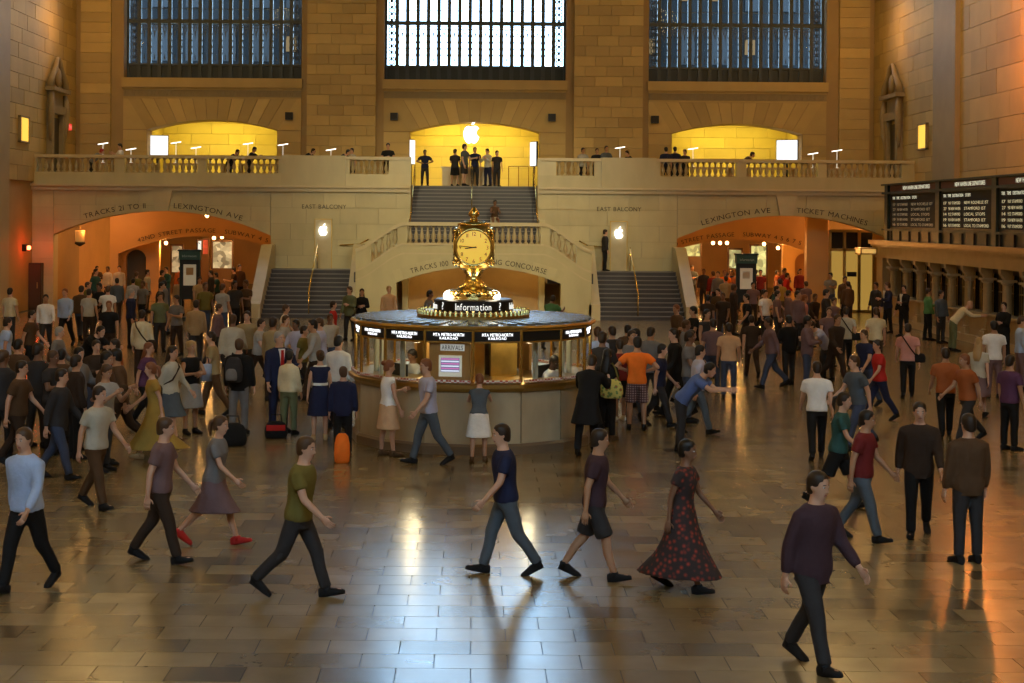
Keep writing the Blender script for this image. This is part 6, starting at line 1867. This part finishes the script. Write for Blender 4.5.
# --- the crowd nobody can tell apart: dark figures packed under and before the arches
rnd = random.Random(42)
DARKS = ['charcoal', 'black', 'darkbrown', 'brown', 'grey', 'navy', 'slate', 'mauve']
ORD = ['first', 'second', 'third', 'fourth', 'fifth', 'sixth', 'seventh', 'eighth', 'ninth', 'tenth', 'eleventh', 'twelfth', 'thirteenth', 'fourteenth', 'fifteenth', 'sixteenth', 'seventeenth', 'eighteenth']
TN = {'tee': 't-shirt', 'jacket': 'jacket', 'shirt': 'shirt'}
def mass(n, px0, px1, hy0, hy1, label, group, cols):
    for i in range(n):
        px = px0 + (px1 - px0) * (i + rnd.uniform(0.15, 0.85)) / n
        h = rnd.uniform(1.60, 1.82)
        tp = (rnd.choice(['tee', 'jacket', 'shirt']), rnd.choice(cols))
        cname = {'darkbrown': 'dark brown', 'offwhite': 'off-white', 'lightgrey': 'light grey', 'darkred': 'dark red'}.get(tp[1], tp[1])
        p('person in %s %s, %s from left in the %s' % (cname, TN[tp[0]], ORD[i], label), px, head=rnd.uniform(hy0, hy1), h=h, pose=rnd.choice(['stand', 'idle', 'walk', 'stride', 'stand', 'fold']), face=rnd.choice([0, 30, 70, 90, 150, 180, 200, -30, -80]),
          top=tp, bot=('trousers', rnd.choice(['black', 'charcoal', 'darkbrown', 'denim'])), hair=(rnd.choice(['short', 'short', 'short']), rnd.choice(['black', 'dark', 'brown'])), skin=rnd.choice([0, 0, 1, 1, 2]), group=group)
mass(16, 66, 262, 264, 273, 'dim crowd inside the left arch', 'crowd inside the left arch', DARKS + ['rust', 'offwhite', 'olive', 'teal'])
mass(14, 70, 255, 276, 287, 'crowd before the left arch', 'crowd before the left arch', DARKS + ['tan', 'olive', 'lightgrey'])
mass(9, 0, 130, 336, 352, 'dark crowd along the left edge', 'left middle crowd', ['charcoal', 'darkbrown', 'brown', 'black', 'grey'])
mass(7, 228, 340, 308, 322, 'crowd before the left flight', 'crowd before the left stairs', ['offwhite', 'lightgrey', 'khaki', 'brown', 'lavender'])
mass(18, 690, 836, 262, 274, 'dim crowd inside the right arch', 'crowd inside the right arch', DARKS + ['rust', 'darkred', 'tan'])
mass(15, 700, 850, 280, 297, 'crowd before the right arch', 'crowd before the right arch', ['charcoal', 'black', 'darkbrown', 'brown', 'mauve'])
mass(8, 600, 690, 316, 332, 'crowd before the right flight', 'crowd before the right stairs', ['charcoal', 'black', 'brown', 'grey'])
mass(6, 740, 850, 304, 316, 'crowd behind the open right floor', 'crowd behind the right floor', ['charcoal', 'black', 'darkbrown', 'mauve'])

# keep the crowd from standing inside one another, the booth, stairs and kiosks
def blocked(x, y):
    if (x / 2.75) ** 2 + ((y - 28) / 2.75) ** 2 < 1: return True
    if 59.4 < y < 64.6 and abs(x) < 9.1: return True
    if abs(y - 58.6) < 0.5 and (abs(x + 10.8) < 0.75 or abs(x - 10.3) < 0.75): return True
    if x > 15.6 and y < 62.5: return True
    if 64.0 < y < 65.6 and not (9.0 < abs(x) < 17.2): return True
    if 64.6 <= y < 69.8 and 14.0 < x < 17.6 and y > 65.5: return True
    if y > 74.2 or y > 70.9 and abs(x) > 14.4: return True
    if 69.7 < y < 71.3 and not (9.2 < abs(x) < 14.8): return True
    return False
fl_p = [r for r in PEOPLE if r['z'] == 0.0]
for it in range(150):
    moved = False
    for i, a in enumerate(fl_p):
        if a['fixed']: continue
        for b in fl_p:
            if a is b: continue
            dx, dy = a['X'] - b['X'], a['Y'] - b['Y']
            big = 0.9 if ('bend' in (a['pose'], b['pose']) or 'stride' in (a['pose'], b['pose']) or 'walk' in (a['pose'], b['pose'])) else 0.7
            d = math.hypot(dx, dy)
            if d < big:
                # slide along the line of sight so that the picture keeps its place
                s = (1 if dy > 0 or (dy == 0 and i % 2) else -1) * (big - d + 0.03) * 0.7
                k = (a['Y'] + s) / a['Y']
                a['Y'] *= k; a['X'] *= k
                if it > 25: a['X'] += (0.12 if dx >= 0 else -0.12)
                moved = True
        if abs(a['X']) > 17.4: a['X'] = math.copysign(17.4, a['X']); moved = True
        if blocked(a['X'], a['Y']):
            s = -0.35 if a['Y'] < 62 or a['Y'] > 70.9 or a['Y'] > 69.7 and a['Y'] < 70.5 else 0.35
            if 64 <= a['Y'] <= 65.6: s = 0.4
            k = (a['Y'] + s) / a['Y']
            a['Y'] *= k; a['X'] *= k
            moved = True
    if not moved: break
for r in PEOPLE:
    make_person(r)

# ------------------------------------------------------------------ dress details and things people carry
def who(s):
    for r in PEOPLE:
        if s in r['label']: return r
def local(r, mb):
    """turn builder points from a person's own frame to the world frame of a thing at that person"""
    return Matrix.Translation((r['X'], r['Y'], r['z'])) @ Matrix.Rotation(rad(r['face']), 4, 'Z') @ Matrix.Scale(r['h'] / 1.755, 4)
# suit front of the red-tie person
for key, tie in (('red tie', 'red'), ('white collar', None), ('pale lapel', None), ('dark tie', 'navy')):
    r = who(key); o = r['obj']
    if key != 'dark tie':
        mb = MB(); mb.prism([(-0.055, 1.46), (0.055, 1.46), (0.012, 1.06), (-0.012, 1.06)], -0.155, -0.10); mb.build('shirt_front', cloth('white'), o)
    if tie:
        mb = MB(); mb.prism([(-0.022, 1.44), (0.022, 1.44), (0.034, 1.05), (0, 1.0), (-0.034, 1.05)], -0.170, -0.150); mb.build('tie', cloth(tie), o)
r = who('navy dress with white trim')
mb = MB(); mb.lathe([(0.155, 1.075), (0.16, 1.085), (0.16, 1.115), (0.155, 1.125)], n=20); mb.v = [(x, y * 0.80, z) for x, y, z in mb.v]; mb.build('white_belt', cloth('white'), r['obj'])
mb = MB(); mb.lathe([(0.10, 1.435), (0.135, 1.44), (0.125, 1.46), (0.09, 1.462)], n=20); mb.v = [(x, y * 0.72, z) for x, y, z in mb.v]; mb.build('white_collar', cloth('white'), r['obj'])

def carried(name, r, label, cat, parts, at=(0, 0, 0)):
    M = local(r, None)
    o = empty(name, M @ Vector(at)); o.rotation_euler = (0, 0, rad(r['face'])); tag(o, label, cat)
    for nm, mb, m in parts:
        mb.v = [tuple(Vector(v) - Vector(at)) for v in mb.v]
        c = mb.build(nm, m, o, True)
    k = r['h'] / 1.755; o.scale = (k, k, k)
    return o
def soft_bag(w, d, h, z0, c):
    mb = MB()
    rg = []
    for t, k in ((0, .70), (.06, .92), (.3, 1.0), (.65, .95), (.9, .75), (1, .45)):
        rg.append(ell(Vector((c[0], c[1], z0 + h * t)), Vector((1, 0, 0)), Vector((0, 1, 0)), w / 2 * k, d / 2 * k, 16, 3))
    mb.rings(rg); return mb
r = who('dark backpack')
carried('backpack', r, 'dark backpack with grey patch on the black-suited back', 'backpack',
        [('body', soft_bag(0.32, 0.22, 0.46, 0.98, (0.03, 0.28)), cloth('charcoal')), ('pocket', soft_bag(0.22, 0.12, 0.22, 1.02, (0.05, 0.37)), cloth('grey')),
         ('strap', MB().tube([(0.10, 0.20, 1.40), (0.11, 0.05, 1.49), (0.12, -0.14, 1.38), (0.13, -0.12, 1.15)], 0.018, 6), cloth('black')),
         ('strap', MB().tube([(-0.06, 0.20, 1.40), (-0.09, 0.05, 1.49), (-0.10, -0.14, 1.38), (-0.11, -0.12, 1.15)], 0.018, 6), cloth('black'))], (0, 0.28, 0.98))
def flowers():
    m = bpy.data.materials.new('flowered_cloth'); m.use_nodes = True
    nt = m.node_tree; b = nt.nodes['Principled BSDF']; b.inputs['Roughness'].default_value = 0.8
    tc = nt.nodes.new('ShaderNodeTexCoord')
    v = nt.nodes.new('ShaderNodeTexVoronoi'); v.inputs['Scale'].default_value = 13
    nt.links.new(tc.outputs['Object'], v.inputs['Vector'])
    rp = nt.nodes.new('ShaderNodeValToRGB'); e = rp.color_ramp.elements
    rp.color_ramp.interpolation = 'CONSTANT'
    e[0].position = 0; e[0].color = (0.45, 0.07, 0.03, 1); e[1].position = 0.42; e[1].color = (0.62, 0.55, 0.14, 1)
    k = e.new(0.22); k.color = (0.16, 0.28, 0.08, 1)
    nt.links.new(v.outputs['Distance'], rp.inputs[0]); nt.links.new(rp.outputs[0], b.inputs['Base Color'])
    return m
r = who('flowered yellow bag')
carried('shoulder_bag', r, 'yellow and green flowered shoulder bag right of the booth', 'bag',
        [('body', soft_bag(0.46, 0.20, 0.36, 0.84, (-0.20, 0.22)), flowers()), ('strap', MB().tube([(-0.36, 0.22, 1.14), (-0.22, 0.10, 1.40), (-0.12, 0.02, 1.49), (0.0, -0.10, 1.42), (-0.03, 0.22, 1.14)], 0.016, 6), cloth('olive'))], (-0.20, 0.22, 0.84))
def floor_bag(name, px, fy, w, d, h, c, label, rz=0.0, c2=None):
    v = (fy - CY) - ROLL * (px - CX); Y = EYE * F / v; X = P(px, fy, Y).x
    o = empty(name, (X, Y, 0), rz); tag(o, label, 'bag')
    soft_bag(w, d, h, 0.0, (0, 0)).build('body', cloth(c), o, True)
    if c2: MB().box(-w * 0.40, w * 0.40, -d / 2 - 0.02, -d / 2 + 0.05, h * 0.5, h * 0.82).build('pocket', cloth(c2), o)
    MB().tube([(-w * 0.25, 0, h * 0.96), (-w * 0.2, 0, h + 0.12), (w * 0.2, 0, h + 0.12), (w * 0.25, 0, h * 0.96)], 0.012, 6).build('handle', cloth('black'), o)
    return o
floor_bag('travel_bag', 276, 438, 0.42, 0.24, 0.30, 'black', 'black and red travel bag at the red-tie feet', 0.1, 'red')
floor_bag('upright_bag', 342, 463, 0.26, 0.16, 0.48, 'orange', 'narrow bright orange bag standing below the navy sweater')
floor_bag('carry_case', 232, 446, 0.52, 0.20, 0.40, 'black', 'black carry case on the floor beside the backpack carrier')
r = who('blond headband')
carried('shopping_bag', r, 'pale blue shopping bag hanging by the blond headband hair', 'bag',
        [('body', MB().box(0.22, 0.42, -0.05, 0.05, 0.98, 1.30), cloth('lightblue')), ('handle', MB().tube([(0.25, 0, 1.30), (0.28, 0, 1.42), (0.36, 0, 1.42), (0.39, 0, 1.30)], 0.01, 6), cloth('navy'))], (0.32, 0, 0.98))
def sling(key, label, c='darkbrown'):
    r = who(key)
    carried('sling_bag', r, label, 'bag', [('strap', MB().tube([(0.16, 0.02, 1.47), (0.08, 0.165, 1.36), (-0.06, 0.165, 1.15), (-0.19, 0.10, 0.98), (-0.10, -0.15, 1.12), (0.06, -0.17, 1.34), (0.16, 0.02, 1.47)], 0.016, 6), cloth(c)), ('body', soft_bag(0.26, 0.11, 0.22, 0.82, (-0.27, 0.05)), cloth(c))], (-0.27, 0.05, 0.82))
sling('beige blouse with a strap', 'dark sling bag worn over the beige blouse')
sling('pink shirt with a diagonal strap', 'dark sling bag worn over the pink shirt', 'black')
sling('cream jacket with a dark shoulder strap', 'dark sling bag worn over the cream jacket')
sling('cream shirt with a strap', 'dark sling bag worn over the cream shirt by the glazed doors', 'black')
